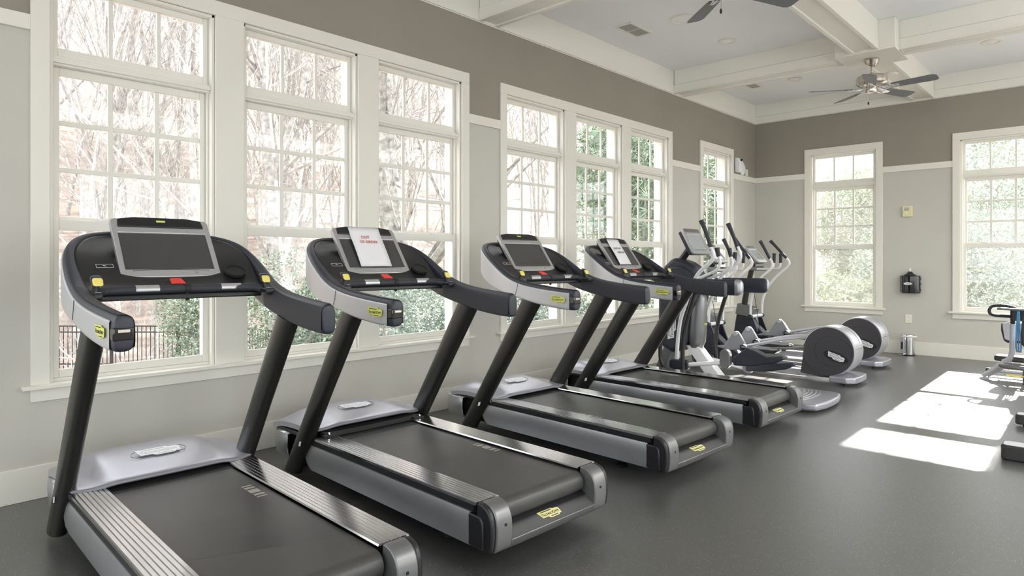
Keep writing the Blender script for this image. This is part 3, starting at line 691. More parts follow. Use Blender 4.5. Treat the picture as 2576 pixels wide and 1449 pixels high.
# darker slanted band across the first belt
b_ = MB(lambda u, y, z: (u-1.05, y, z)); b_.add([(.67, .266, .2588), (.50, .266, .2588), (.29, -.266, .2588), (.45, -.266, .2588)], [(0, 1, 2, 3)]); b_.build('belt_band', 'belt_dark', tms[0])

def paper(i, y0, y1, s0, s1, lines, ink, label):
    fs = lambda y, s_, d: tm_world(i, 1.435+.596*s_-.803*d, y, 1.222+.803*s_+.596*d)
    rows = []
    for k in range(9):
        s_ = s0+(s1-s0)*k/8; curl = .012 if False else (.006+.006*math.sin(k/8*PI))
        rows.append([fs(y0+(y1-y0)*j/6+(.006*(1-k/8)), s_, curl+.004*math.sin(j/6*PI)*(k/8)+(.010*(k/8-.75)*4 if k > 6 else 0)) for j in range(7)])
    base = fs((y0+y1)/2, s0, .01)
    b_ = MB(lambda x, y, z: (x-base.x, y-base.y, z-base.z)); b_.grid(rows); o = b_.build('paper_sign', 'paper', smooth=60, loc=base)
    q = o.modifiers.new('thick', 'SOLIDIFY'); q.thickness = .0008
    tag(o, label, 'paper')
    P0 = fs(0, 0, 0); X = fs(-1, 0, 0)-P0; Y = fs(0, 1, 0)-P0
    for txt, yc, sc_, sz in lines:
        text_mesh('lettering', txt, fs(yc, sc_, .0215)-base, X, Y, sz, ink, o, depth=.0004)
    return o
paper(1, .115, -.105, .05, .345, [('OUT', .020, .265, .030), ('OF ORDER', .008, .228, .027)], 'ink_red', 'white paper reading OUT OF ORDER in red, on the second treadmill screen')
paper(3, .105, -.075, .05, .335, [('OUT OF', .03, .225, .030), ('ORDER!', .005, .18, .030)], 'ink_black', 'white paper reading OUT OF ORDER in black, on the farthest treadmill screen')
# orange power cord lying between the second and third treadmill
b_ = MB(lambda x, y, z: (x-.35, y-3.2, z)); b_.tube([(.10, 3.02, .006), (.30, 3.10, .006), (.50, 3.16, .006), (.62, 3.05, .006), (.45, 2.98, .006), (.25, 3.0, .006), (.12, 3.14, .006), (.3, 3.22, .006), (.6, 3.26, .006)], .005, 8, smooth=2)
o = b_.build('power_cord', 'yellow_plastic', smooth=60, loc=(.35, 3.2, 0)); tag(o, 'thin tan power cord on the floor left of the third treadmill', 'cord')
#PART2
# ------------------------------------------------------------------ ellipticals
def loc_mb(r): return MB(lambda x, y, z, r=r: (x-r.location.x, y-r.location.y, z-r.location.z))
def disc_pts(cx, cz, r, n=40): return [(cx+r*math.cos(2*PI*k/n), cz+r*math.sin(2*PI*k/n)) for k in range(n)]
def console(r, x0, z0, x1, z1, yc, hw, body='navy_plastic'):
    # (x0,z0) foot of the screen, (x1,z1) its head
    t = Vector((x1-x0, 0, z1-z0)); L = t.length; t.normalize(); n = Vector((-t.z, 0, t.x)) if t.x > 0 else Vector((t.z, 0, -t.x))
    o0 = Vector((x0, yc, z0)); fs = lambda y, s_, d: o0+t*s_+Vector((0, 1, 0))*y+n*d
    b_ = loc_mb(r); b_.prism(rrect(-hw+.01, hw-.01, .01, L-.005, .02, 4), -.06, -.008, fs); b_.build('console_body', body, r, bevel=.008)
    b_ = loc_mb(r); b_.ring(rrect(-hw, hw, 0, L, .022, 6), rrect(-hw+.035, hw-.035, .05, L-.058, .004, 6), -.020, .004, fs); bz = b_.build('console_bezel', 'bezel_silver', r, bevel=.004)
    b_ = loc_mb(r); b_.prism([(-hw+.034, .049), (hw-.034, .049), (hw-.034, L-.057), (-hw+.034, L-.057)], -.012, -.003, fs); b_.build('screen', 'screen_pale_glass', bz)
    b_ = loc_mb(r); b_.prism([(-hw+.03, L-.032), (hw-.03, L-.032), (hw-.035, L+.006), (-hw+.035, L+.006)], -.02, .009, fs); b_.build('top_strip', 'graphite', bz, bevel=.004)
    b_ = loc_mb(r); b_.tube([fs(-hw*.6, .036, .004), fs(0, .041, .005), fs(hw*.6, .036, .004)], .0018, 6); b_.build('bezel_groove', 'graphite', bz)
    return bz
def arm(r, y, grip, tube, rr=.0165, name='swing_arm'):
    b_ = loc_mb(r); b_.tube([(x, y, z) for x, z in tube], rr, 14, smooth=3); a = b_.build(name, 'white_tube', r, smooth=60)
    if grip:
        b_ = loc_mb(r); P = [(x, y, z) for x, z in grip]; b_.tube(P, [.024]+[.0185]*(len(P)-1), 14, smooth=2); b_.build('hand_grip', 'grip_rubber', a, smooth=60)
    return a
def elliptical(x_off, yc, near, far, fixn, fixf, label, phase=0):
    r = empty('elliptical_trainer', (1.2+x_off, yc, 0)); tag(r, label, 'elliptical trainer', 'elliptical trainers with rear drums')
    X = lambda x: x+x_off
    # rear drum
    cx, cz, R_ = X(1.99), .345, .262
    b_ = loc_mb(r)
    rows = []
    for y, k in ((yc-.155, .93), (yc-.150, .975), (yc-.135, .995), (yc-.12, 1.0), (yc+.12, 1.0), (yc+.135, .995), (yc+.150, .975), (yc+.155, .93)):
        rows.append([(cx+R_*k*math.cos(a), y, cz+R_*k*math.sin(a)) for a in [2*PI*q/64 for q in range(64)]])
    b_.grid(rows, close_v=True, caps=True); b_.build('drum_rim', 'drum_silver', r, smooth=35)
    for s in (1, -1):
        b_ = loc_mb(r); b_.prism(disc_pts(cx, cz, R_*.955, 64), yc+s*.151, yc+s*.166, lambda a, c_, d: (a, d, c_)); dk = b_.build('drum_cover', 'drum_dark', r, bevel=.006, seg=3)
        b_ = loc_mb(r); pts = [(cx+.03+.20*math.cos(a)*(1 if math.cos(a) > 0 else .85), cz+.0+.155*math.sin(a)) for a in [2*PI*k/48 for k in range(48)]]
        pin = [(cx+.03+(a-cx-.03)*.985, cz+(c_-cz)*.985) for a, c_ in pts]
        b_.ring(pts, pin, yc+s*.1655, yc+s*.1672, lambda a, c_, d: (a, d, c_)); b_.build('cover_seam', 'matte_black', dk, smooth=30)
        b_ = loc_mb(r); th = math.radians(-17); el = [(cx+.075+.125*math.cos(a)*math.cos(th)-.052*math.sin(a)*math.sin(th), cz-.055+.125*math.cos(a)*math.sin(th)+.052*math.sin(a)*math.cos(th)) for a in [2*PI*k/40 for k in range(40)]]
        b_.prism(el, yc+s*.1655, yc+s*.1685, lambda a, c_, d: (a, d, c_)); pl = b_.build('badge_recess', 'matte_black', dk, bevel=.001)
        lx = Vector((math.cos(th), 0, math.sin(th))) if s < 0 else Vector((-math.cos(th), 0, -math.sin(th)))
        ly = Vector((-math.sin(th), 0, math.cos(th))) if s < 0 else Vector((math.sin(th)*-1, 0, math.cos(th)))
        if s > 0: lx = Vector((-1, 0, .3)).normalized(); ly = Vector((.3, 0, 1)).normalized()
        logo(pl, Vector((cx+.075, yc+s*.1692, cz-.055))-r.location, lx, ly, .175, 'logo_white', 'ink_black')
        # skirt reaching down to the frame
        b_ = loc_mb(r); b_.prism([(cx-.258, .40), (cx-.262, .30), (cx-.290, .085), (cx-.10, .068), (cx+.02, .068), (cx+.05, .10), (cx-.05, .18)], yc+s*.125, yc+s*.148, lambda a, c_, d: (a, d, c_)); b_.build('drum_skirt', 'drum_dark', r, bevel=.004)
    b_ = loc_mb(r); a0 = [math.radians(d) for d in range(20, 125, 5)]
    b_.grid([[(cx+(R_+.003)*math.cos(a), yc+.045+w_, cz+(R_+.003)*math.sin(a)) for a in a0] for w_ in (0, .008)]); b_.build('drum_slot', 'matte_black', r)
    b_ = loc_mb(r); b_.tube([(cx+.253*math.cos(math.radians(8))+.008, yc-.15, cz+.035), (cx+.263, yc+.15, cz+.035)], .0015, 6); b_.build('drum_joint', 'matte_black', r)
    # rear foot plate
    pl = [(cx+.03, -.245), (cx+.20, -.262), (cx+.275, -.20), (cx+.290, 0), (cx+.275, .20), (cx+.20, .262), (cx+.03, .245)]
    b_ = loc_mb(r); b_.prism(pl, .032, .098, lambda a, c_, d: (a, yc+c_, d)); b_.build('rear_foot', 'hood_lilac', r, bevel=.014, seg=4)
    for y in (-.18, .18):
        b_ = loc_mb(r); b_.cyl((cx+.17, yc+y, 0), (cx+.17, yc+y, .035), .018); b_.build('levelling_pad', 'black_plastic', r)
    # frame beam along the floor, front foot, tower
    b_ = loc_mb(r); b_.box(X(.45), cx+.1, yc-.055, yc+.055, .045, .105); b_.box(X(.62), cx-.24, yc-.075, yc+.075, .04, .062); b_.build('floor_beam', 'drum_silver', r, bevel=.008)
    b_ = loc_mb(r); b_.box(X(.33), X(.47), yc-.25, yc+.25, .03, .10); b_.build('front_foot', 'graphite', r, bevel=.02, seg=3)
    for y in (-.2, .2):
        b_ = loc_mb(r); b_.cyl((X(.40), yc+y, 0), (X(.40), yc+y, .04), .02); b_.build('levelling_pad', 'black_plastic', r)
    b_ = loc_mb(r); b_.prism([(X(.37), .09), (X(.36), .30), (X(.40), .56), (X(.60), .53), (X(.66), .42), (X(.80), .30), (X(1.02), .17), (X(1.08), .10)], yc-.085, yc+.085, lambda a, c_, d: (a, d, c_)); b_.build('tower_shell', 'navy_plastic', r, bevel=.025, seg=4)
    b_ = loc_mb(r); b_.prism([(X(.39), .555), (X(.42), .71), (X(.66), .645), (X(.62), .515)], yc-.10, yc+.10, lambda a, c_, d: (a, d, c_)); b_.build('tower_collar', 'graphite', r, bevel=.015, seg=3)
    b_ = loc_mb(r); b_.tube([(X(.47), yc, .62), (X(.50), yc, .80), (X(.555), yc, 1.05), (X(.62), yc, 1.30)], [.042, .040, .036, .034], 18, smooth=1); b_.build('mast', 'post_black', r, smooth=60)
    b_ = loc_mb(r); b_.box(X(.56), X(.78), yc-.05, yc+.05, 1.165, 1.225); b_.build('handle_block', 'graphite', r, bevel=.015, seg=3)
    console(r, X(.745), 1.283, X(.56), 1.495, yc, .152, 'graphite')
    b_ = loc_mb(r); b_.cyl((X(.65), yc-.215, .54), (X(.65), yc+.215, .54), .024); b_.build('arm_axle', 'white_tube', r, bevel=.004)
    for s in (1, -1):
        b_ = loc_mb(r); b_.cyl((X(.65), yc+s*.170, .54), (X(.65), yc+s*.222, .54), .030); b_.build('axle_cap', 'navy_plastic', r, bevel=.006)
    for s, (grip, tube), ph in ((-1, near, phase), (1, far, -phase)):
        arm(r, yc+s*.19, grip, tube)
        # lower linkage: bracket, crank bar and footplate
        y0 = yc+s*.12; dz = ph*.05; dx = ph*.06
        b_ = loc_mb(r); b_.prism([(X(.64), .56), (X(.68), .50), (X(.74), .34), (X(.70), .29), (X(.63), .31), (X(.62), .50)], y0-.012, y0+.012, lambda a, c_, d: (a, d+s*.03, c_)); b_.build('rocker', 'navy_plastic', r, bevel=.005)
        b_ = loc_mb(r); b_.prism([(X(.66), .285), (X(.85)+dx, .325+dz), (X(.95)+dx, .475+dz), (X(1.0)+dx, .50+dz), (X(1.03)+dx, .475+dz), (X(1.13)+dx, .315+dz), (X(1.08)+dx, .285+dz), (X(.9)+dx, .27+dz)], y0-.02, y0+.02, lambda a, c_, d: (a, d, c_)); bk = b_.build('pedal_bracket', 'bracket_grey', r, bevel=.008, seg=3)
        b_ = loc_mb(r); b_.cyl((X(.985)+dx, y0-.032, .468+dz), (X(.985)+dx, y0+.032, .468+dz), .03); b_.build('bracket_cap', 'drum_silver', bk, bevel=.006)
        b_ = loc_mb(r); b_.tube([(X(1.08)+dx, y0, .325+dz), (X(1.45), y0, .42+dz*.5), (X(1.93), y0, .505)], .019, 14); b_.build('crank_bar', 'drum_silver', r, smooth=60)
        b_ = loc_mb(r); b_.tube([(X(1.05)+dx, y0+s*.02, .30+dz), (X(1.75), y0+s*.02, .33-dz), (X(1.9), y0+s*.02, .30)], .015, 12); b_.build('lower_bar', 'graphite', r, smooth=60)
        xs0 = X(1.06)+dx; zf = .315+dz
        b_ = loc_mb(r); b_.prism([(xs0, zf+.03), (xs0+.03, zf+.045), (xs0+.10, zf+.012), (xs0+.36, zf+.002), (xs0+.42, zf+.012), (xs0+.43, zf-.005), (xs0+.40, zf-.03), (xs0+.15, zf-.045), (xs0, zf-.02)], y0-.072, y0+.072, lambda a, c_, d: (a, d, c_)); fp = b_.build('footplate', 'black_plastic', r, bevel=.012, seg=3)
        b_ = loc_mb(r); b_.ring([(xs0+.02, y0-.074), (xs0+.42, y0-.066), (xs0+.42, y0+.066), (xs0+.02, y0+.074)], [(xs0+.035, y0-.066), (xs0+.405, y0-.058), (xs0+.405, y0+.058), (xs0+.035, y0+.066)], zf+.004, zf+.022, lambda a, c_, d: (a, c_, d)); b_.build('footplate_edge', 'bracket_grey', fp, bevel=.004)
        if s < 0:
            b_ = loc_mb(r); b_.tube([(X(.66), y0-.10, 1.10), (X(.70), y0-.10, .95), (X(.76), y0-.09, .55), (X(.78), y0-.05, .35)], .0035, 8, smooth=1); b_.build('cable', 'matte_black', r, smooth=60)
    for s, (grip, tube) in ((-1, fixn), (1, fixf)): arm(r, yc+s*.14, grip, tube, .014, 'fixed_handle')
    return r
e3n = ([(.785, 1.567), (.823, 1.500), (.914, 1.326)], [(.905, 1.345), (.955, 1.27), (.935, 1.19), (.864, 1.136), (.773, 1.051), (.715, .93), (.688, .847), (.654, .736), (.652, .55)])
e3f = ([(.773, 1.576), (.833, 1.515), (.992, 1.335)], [(.98, 1.35), (1.042, 1.268), (.992, 1.2), (.884, 1.114), (.765, .98), (.687, .832), (.655, .718), (.652, .55)])
fx = lambda o: ([(.955+o, 1.40), (.950+o, 1.27)], [(.951+o, 1.29), (.945+o, 1.215), (.90+o, 1.188), (.72+o, 1.19)])
elliptical(0, 8.87, e3n, e3f, fx(0), fx(-.02), 'rear drum elliptical trainer nearest the far wall', .5)
e2n = ([(.926, 1.555), (.964, 1.482), (1.046, 1.308)], [(1.04, 1.325), (1.091, 1.237), (1.061, 1.165), (.948, 1.084), (.83, .98), (.787, .903), (.748, .806), (.74, .55)])
e2f = ([(.89, 1.572), (.952, 1.488), (1.082, 1.323)], [(1.07, 1.34), (1.120, 1.272), (1.067, 1.205), (.937, 1.098), (.83, .98), (.78, .888), (.74, .773), (.74, .55)])
elliptical(.085, 7.46, e2n, e2f, fx(.09), fx(.07), 'rear drum elliptical trainer with a readable white badge, in front of its twin', -.4)

r = empty('stride_trainer', (1.5, 6.12, 0)); tag(r, 'tall navy trainer with white arms and ribbed rear step, next to the farthest treadmill', 'exercise machine')
yc = 6.115
st = [(1.60, -.30), (1.70, -.35), (2.36, -.362), (2.45, -.32), (2.482, -.16), (2.488, 0), (2.482, .16), (2.45, .32), (2.36, .362), (1.70, .35), (1.60, .30)]
b_ = loc_mb(r); b_.prism(st, .018, .082, lambda a, c_, d: (a, yc+c_, d)); sp = b_.build('rear_step', 'hood_lilac', r, bevel=.02, seg=4)
for k in range(14):
    x = 1.86+.036*k; b_ = loc_mb(r); b_.tube([(x-.05, yc-.29, .0825), (x+.0, yc-.12, .0825), (x+.005, yc+.12, .0825), (x-.05, yc+.29, .0825)], .004, 6, smooth=1); b_.build('step_ridge', 'drum_silver', sp, smooth=60)
b_ = loc_mb(r); b_.box(.72, 1.72, yc-.10, yc+.10, .03, .085); b_.box(.70, .84, yc-.27, yc+.27, 0, .08); b_.build('floor_frame', 'graphite', r, bevel=.012)
for y in (-.25, .25):
    b_ = loc_mb(r); b_.cyl((2.25, yc+y, 0), (2.25, yc+y, .03), .02); b_.build('levelling_pad', 'black_plastic', r)
# housing
out = [(.96, 1.335), (.86, 1.245), (.805, 1.10), (.79, .90), (.79, .50), (.84, .405), (.95, .355), (1.06, .38), (1.12, .48), (1.17, .85), (1.25, 1.02), (1.255, 1.13), (1.20, 1.24), (1.13, 1.285), (1.06, 1.31)]
b_ = loc_mb(r); b_.prism(out, yc-.11, yc+.11, lambda a, c_, d: (a, d, c_)); hs = b_.build('housing', 'navy_plastic', r, bevel=.045, seg=5)
for rr, dd in ((.235, .128), (.15, .142)):
    b_ = loc_mb(r); b_.prism(disc_pts(1.02, 1.01, rr), yc-dd, yc+dd, lambda a, c_, d: (a, d, c_)); b_.build('housing_disc', 'navy_plastic', hs, bevel=.02, seg=4)
logo(hs, Vector((.96, yc-.113, .62))-r.location, (0, 0, 1), (-1, 0, 0), .26, 'logo_white', 'ink_black')
b_ = loc_mb(r); b_.prism([(.70, .08), (.82, .08), (.96, .45), (.86, .45)], yc-.07, yc+.07, lambda a, c_, d: (a, d, c_)); b_.build('tower_base', 'graphite', r, bevel=.01)
# grey pod with badge facing the rider
rows = []
for z, hx, hy, cxp in ((.395, .03, .03, 1.165), (.42, .065, .06, 1.175), (.48, .085, .085, 1.185), (.60, .088, .092, 1.19), (.80, .084, .088, 1.20), (.93, .078, .08, 1.205), (.96, .06, .065, 1.205)):
    rows.append([(cxp+hx*math.cos(a), yc+hy*math.sin(a), z) for a in [2*PI*k/28 for k in range(28)]])
b_ = loc_mb(r); b_.grid(rows, close_v=True, caps=True); pod = b_.build('drive_pod', 'graphite', r, smooth=60)
logo(pod, Vector((1.279, yc, .66))-r.location, (0, 1, 0), (0, 0, 1), .06, 'logo_yellow', 'ink_black')
b_ = loc_mb(r); b_.prism([(1.08, .44), (1.22, .44), (1.52, .09), (1.36, .08)], yc-.055, yc+.055, lambda a, c_, d: (a, d, c_)); b_.build('rear_strut', 'white_tube', r, bevel=.008)
b_ = loc_mb(r); b_.tube([(.98, yc, 1.27), (1.115, yc, 1.44)], .036, 18); b_.build('mast', 'post_black', r, smooth=60)
console(r, 1.243, 1.372, 1.112, 1.618, yc, .185)
for s, yy, tube_, grip_ in ((-1, 5.85, [(1.462, 1.43), (1.500, 1.352), (1.466, 1.289), (1.38, 1.225), (1.31, 1.15), (1.25, 1.02), (1.194, .861), (1.14, .724), (1.11, .50), (1.10, .27)], [(1.362, 1.69), (1.403, 1.605), (1.473, 1.401)]),
                            (1, 6.36, [(1.50, 1.44), (1.54, 1.345), (1.50, 1.276), (1.41, 1.225), (1.33, 1.15), (1.27, 1.02), (1.20, .861), (1.15, .724), (1.12, .50), (1.11, .30)], [(1.40, 1.68), (1.455, 1.56), (1.51, 1.405)])):
    arm(r, yy, grip_, tube_, .019)
    b_ = loc_mb(r); b_.prism(rrect(1.03, 1.24, .222, .322, .04, 5), yy-.03, yy+.03, lambda a, c_, d: (a, d, c_)); b_.build('arm_joint', 'navy_plastic', r, bevel=.01, seg=3)
    z0 = 0 if s < 0 else -.11
    b_ = loc_mb(r); b_.tube([(1.22, yy, .278), (1.57, yy, .334+z0)], .020, 14); b_.build('pedal_bar', 'white_tube', r, smooth=60)
    b_ = loc_mb(r); b_.prism(rrect(1.565, 1.665, .286+z0, .466+z0, .0495, 8), yy-.035, yy+.02, lambda a, c_, d: (a, d, c_)); b_.build('pedal_joint', 'graphite', r, bevel=.008, seg=3)
    o_ = 0 if s < 0 else -.055
    b_ = loc_mb(r); b_.prism([(1.66+o_, .385+z0), (1.79+o_, .49+z0), (1.86+o_, .475+z0), (1.98+o_, .425+z0), (2.12+o_, .445+z0), (2.14+o_, .425+z0), (2.06+o_, .375+z0), (1.85+o_, .325+z0), (1.67+o_, .315+z0)], yy-.02+s*-.05, yy+.10+s*-.05, lambda a, c_, d: (a, d, c_)); b_.build('pedal', 'navy_plastic', r, bevel=.014, seg=3)
for s, yy in ((-1, 5.97), (1, 6.24)):
    arm(r, yy, [(1.468, 1.425), (1.485, 1.34)], [(1.483, 1.35), (1.505, 1.28), (1.475, 1.211), (1.379, 1.168), (1.288, 1.13), (1.20, 1.10)], .015, 'fixed_handle')
for s, yy in ((-1, 5.76), (1, 6.47)):
    b_ = loc_mb(r); b_.tube([(1.355, yy, 1.02), (1.341, yy, .982), (1.295, yy, .845), (1.23, yy, .628), (1.211, yy, .456), (1.215, yy, .25), (1.22, yy, .03)], .021, 14, smooth=2); b_.build('guard_pole', 'post_black', r, smooth=60)
    b_ = loc_mb(r); b_.tube([(.965, yy+.02, .60), (.955, yy+.02, .40), (.96, yy+.02, .30), (1.02, yy+.02, .20), (1.13, yy, .155), (1.22, yy, .15)], .020, 14, smooth=2); b_.build('guard_loop', 'post_black', r, smooth=60)
    b_ = loc_mb(r); b_.box(.93, 1.24, min(yy, yc), max(yy, yc), .03, .06); b_.build('guard_base', 'graphite', r, bevel=.006)

for s, yy, x1, zc in ((-1, 5.76, 1.815, 1.054), (1, 6.47, 1.766, 1.050)):
    rows = []
    for x, k in ((1.20, .70), (1.22, .95), (1.30, 1), (x1-.06, 1), (x1-.03, .97), (x1-.012, .84), (x1, .60)):
        rows.append([(x, yy+.036*k*math.copysign(abs(math.cos(a))**.6, math.cos(a)), zc+.074*k*math.copysign(abs(math.sin(a))**.6, math.sin(a))) for a in [2*PI*q/28 for q in range(28)]])
    b_ = loc_mb(r); b_.grid(rows, close_v=True, caps=True); ar = b_.build('arm_rest', 'navy_plastic', r, smooth=55)
    b_ = loc_mb(r); rows = []
    for x, k in ((x1-.058, 1.01), (x1-.05, 1.03), (x1-.03, 1.0), (x1-.009, .86), (x1+.004, .60)):
        rows.append([(x, yy+s*.008+.036*k*math.copysign(abs(math.cos(a))**.6, math.cos(a)), zc+.074*k*math.copysign(abs(math.sin(a))**.6, math.sin(a))) for a in [2*PI*q/28 for q in range(28)]])
    b_.grid(rows, close_v=True, caps=True); b_.build('rest_cap', 'silver_paint', ar, smooth=55)
# ------------------------------------------------------------------ machines cut by the right edge
r = empty('exercise_bench', (3.5, 8.75, 0)); tag(r, 'grey tube framed exercise bench with looped handle, cut by the right edge', 'exercise bench')
b_ = loc_mb(r); b_.tube([(3.52, 8.78, .785), (3.45, 8.78, .812), (3.33, 8.80, .815), (3.285, 8.80, .790), (3.272, 8.80, .745), (3.29, 8.80, .710), (3.34, 8.80, .700), (3.46, 8.80, .698)], .0155, 14, smooth=2); b_.build('loop_handle', 'grip_rubber', r, smooth=60)
b_ = loc_mb(r); b_.prism([(3.355, 8.70), (3.80, 8.66), (3.80, 8.92), (3.37, 8.92)], .770, .792, lambda a, c_, d: (a, c_, d)); b_.build('top_plate', 'graphite', r, bevel=.004)
b_ = loc_mb(r); b_.tube([(3.482, 8.797, .78), (3.482, 8.797, .60)], .022, 14); b_.box(3.49, 3.60, 8.72, 8.86, .66, .77); b_.build('post_sleeve', 'black_plastic', r, smooth=40)
b_ = loc_mb(r); b_.tube([(3.482, 8.797, .62), (3.480, 8.797, .45), (3.478, 8.797, .30), (3.45, 8.797, .235), (3.40, 8.797, .20)], .027, 16, smooth=2); b_.build('front_post', 'drum_silver', r, smooth=60)
b_ = loc_mb(r); b_.tube([(3.46, 8.797, .245), (3.22, 8.797, .028)], .025, 16); b_.tube([(3.48, 8.80, .20), (3.26, 8.82, .03)], .017, 14); b_.box(3.19, 3.28, 8.76, 8.85, 0, .02); b_.build('front_leg', 'drum_silver', r, smooth=50)
b_ = loc_mb(r); b_.prism([(3.352, .60), (3.44, .625), (3.56, .62), (3.56, .39), (3.41, .385), (3.375, .41), (3.352, .52)], 9.05, 9.10, lambda a, c_, d: (a, d, c_)); bp_ = b_.build('back_pad', 'pad_vinyl', r, bevel=.012, seg=3)
b_ = loc_mb(r); b_.prism([(3.365, .598), (3.44, .618), (3.55, .612), (3.55, .42), (3.42, .415), (3.385, .43)], 9.035, 9.052, lambda a, c_, d: (a, d, c_)); b_.build('pad_front', 'pad_grey', bp_, bevel=.004)
b_ = loc_mb(r); b_.prism(rrect(3.30, 3.80, 8.92, 9.12, .04, 4), .19, .25, lambda a, c_, d: (a, c_, d)); b_.build('seat_pad', 'pad_vinyl', r, bevel=.02, seg=4)
b_ = loc_mb(r); b_.cyl((3.36, 9.0, .10), (3.36, 9.0, .20), .012); b_.cyl((3.36, 9.0, .13), (3.75, 9.0, .13), .02); b_.build('seat_stem', 'chrome', r, smooth=40)
b_ = loc_mb(r); b_.tube([(3.26, 9.06, .062), (3.75, 9.06, .062)], .022, 16); b_.build('rear_tube', 'drum_silver', r, smooth=50)
b_ = loc_mb(r); b_.cyl((3.215, 9.06, .045), (3.265, 9.06, .045), .045, n=24); b_.build('wheel', 'black_plastic', r, bevel=.008)
b_ = loc_mb(r); pt = [(3.50+.10*math.cos(a), 8.62+.075*math.sin(a), .185) for a in [PI/2+PI*k/12 for k in range(13)]]; b_.tube([(3.80, 8.695, .185)]+pt+[(3.80, 8.545, .175)], .024, 14, smooth=1); b_.tube([(3.60, 8.62, .185), (3.60, 8.62, .0)], .02, 12); b_.build('base_ring', 'graphite', r, smooth=60)
b_ = loc_mb(r); b_.box(3.45, 3.57, 8.53, 8.57, .085, .105); b_.box(3.57, 3.70, 8.545, 8.555, .09, .10); b_.box(3.62, 3.64, 8.545, 8.62, .09, .17); b_.build('release_handle', 'yellow_plastic', r, bevel=.004)
b_ = loc_mb(r); b_.prism([(3.63, .82), (3.59, .68), (3.578, .55), (3.585, .44), (3.62, .40), (3.90, .40), (3.90, .84)], 8.44, 8.50, lambda a, c_, d: (a, d, c_)); b_.build('side_pad', 'pad_vinyl', r, bevel=.02, seg=4)
b_ = loc_mb(r); b_.box(3.60, 3.72, 8.50, 8.80, .44, .48); b_.tube([(3.66, 8.62, .46), (3.66, 8.62, .18)], .02, 12); b_.build('pad_support', 'graphite', r, bevel=.004)
r = empty('resistance_strap', (3.545, 8.79, .655)); tag(r, 'blue stretchy strap hanging under the bench plate at the right edge', 'strap')
b_ = loc_mb(r)
for dx in (-.012, .0, .012):
    b_.tube([(3.54+dx*.4, 8.69, .765), (3.537+dx, 8.69, .60), (3.542+dx*1.6, 8.69, .47), (3.54+dx*2, 8.69, .40), (3.545+dx*1.2, 8.69, .33)], .0075, 8, smooth=2)
b_.build('strap_loops', 'blue_strap', r, smooth=60)
r = empty('exercise_machine', (4.2, 5.9, 0)); tag(r, 'low dark machine base with two rounded skids at the right edge', 'exercise machine')
for y0, y1, x0, n in ((5.29, 5.43, 3.755, 'front'), (6.40, 6.52, 3.725, 'rear')):
    b_ = loc_mb(r); b_.prism(rrect(x0, 4.75, y0, y1, .03, 5), 0 if n == 'front' else .022, .098, lambda a, c_, d: (a, c_, d)); sk = b_.build('floor_skid', 'pad_vinyl', r, bevel=.012, seg=3)
    b_ = loc_mb(r); b_.prism(rrect(x0+.012, 4.74, y0+.01, y1-.01, .025, 5), .098, .101, lambda a, c_, d: (a, c_, d)); b_.build('skid_glare', 'pad_grey', sk)  # sun glare on the dark skid, put in as a paler top
    if n == 'rear':
        b_ = loc_mb(r); b_.cyl((x0+.08, y0+.06, 0), (x0+.08, y0+.06, .03), .035); b_.build('foot', 'black_plastic', r)
b_ = loc_mb(r); b_.box(4.20, 4.30, 5.40, 6.42, .03, .09); b_.build('frame_beam', 'graphite', r, bevel=.01)

# ------------------------------------------------------------------ things on the walls and the bin
r = empty('wipe_dispenser', (2.204, D, .85)); tag(r, 'black glossy wipe dispenser on the far wall between the windows', 'dispenser')
b_ = loc_mb(r); b_.prism([(2.085, D-.001), (2.085, D-.06), (2.11, D-.095), (2.16, D-.12), (2.25, D-.12), (2.30, D-.095), (2.325, D-.06), (2.325, D-.001)], .852, 1.095, lambda a, c_, d: (a, c_, d)); bd = b_.build('cover', 'black_gloss', r, bevel=.012, seg=3)
b_ = loc_mb(r); b_.lathe([(.085, 0), (.075, .012), (.045, .030), (.025, .055), (.016, .062)], (2.203, D-.055, 1.09), 28); b_.build('cone_top', 'black_plastic', r, smooth=50)
b_ = loc_mb(r); b_.lathe([(.010, 0), (.012, .02), (.012, .045), (.006, .050)], (2.203, D-.055, 1.148), 16); b_.build('wipe_tip', 'white_plastic', r, smooth=40)
b_ = loc_mb(r); b_.prism([(2.19+.052*math.cos(a), .985+.017*math.sin(a)) for a in [2*PI*k/32 for k in range(32)]], D-.1205, D-.1225, lambda a, c_, d: (a, d, c_)); lb = b_.build('oval_label', 'logo_white', bd)
text_mesh('lettering', 'Wipes', Vector((2.19, D-.1228, .985))-r.location, (1, 0, 0), (0, 0, 1), .022, 'ink_black', lb, depth=.0003)
for z in (.90, .98, 1.05):
    b_ = loc_mb(r); b_.cyl((2.325, D-.04, z-.012), (2.325, D-.04, z+.012), .008, n=12); b_.build('hinge', 'black_plastic', r)
r = empty('alarm_panel', (2.163, D, 1.91)); tag(r, 'small cream wall panel with a silver display above the dispenser', 'wall panel')
b_ = loc_mb(r); b_.prism(rrect(2.104, 2.224, 1.912, 2.062, .012, 4), D-.001, D-.030, lambda a, c_, d: (a, d, c_)); bd = b_.build('case', 'cream_plastic', r, bevel=.005)
b_ = loc_mb(r); b_.prism([(2.124, 1.995), (2.188, 1.995), (2.188, 2.045), (2.124, 2.045)], D-.030, D-.033, lambda a, c_, d: (a, d, c_)); ds = b_.build('display', 'bezel_silver', bd, bevel=.001)
b_ = loc_mb(r); b_.box(2.130, 2.182, D-.0336, D-.033, 2.017, 2.020); b_.box(2.130, 2.182, D-.0336, D-.033, 2.006, 2.008); b_.build('display_line', 'ink_black', ds)
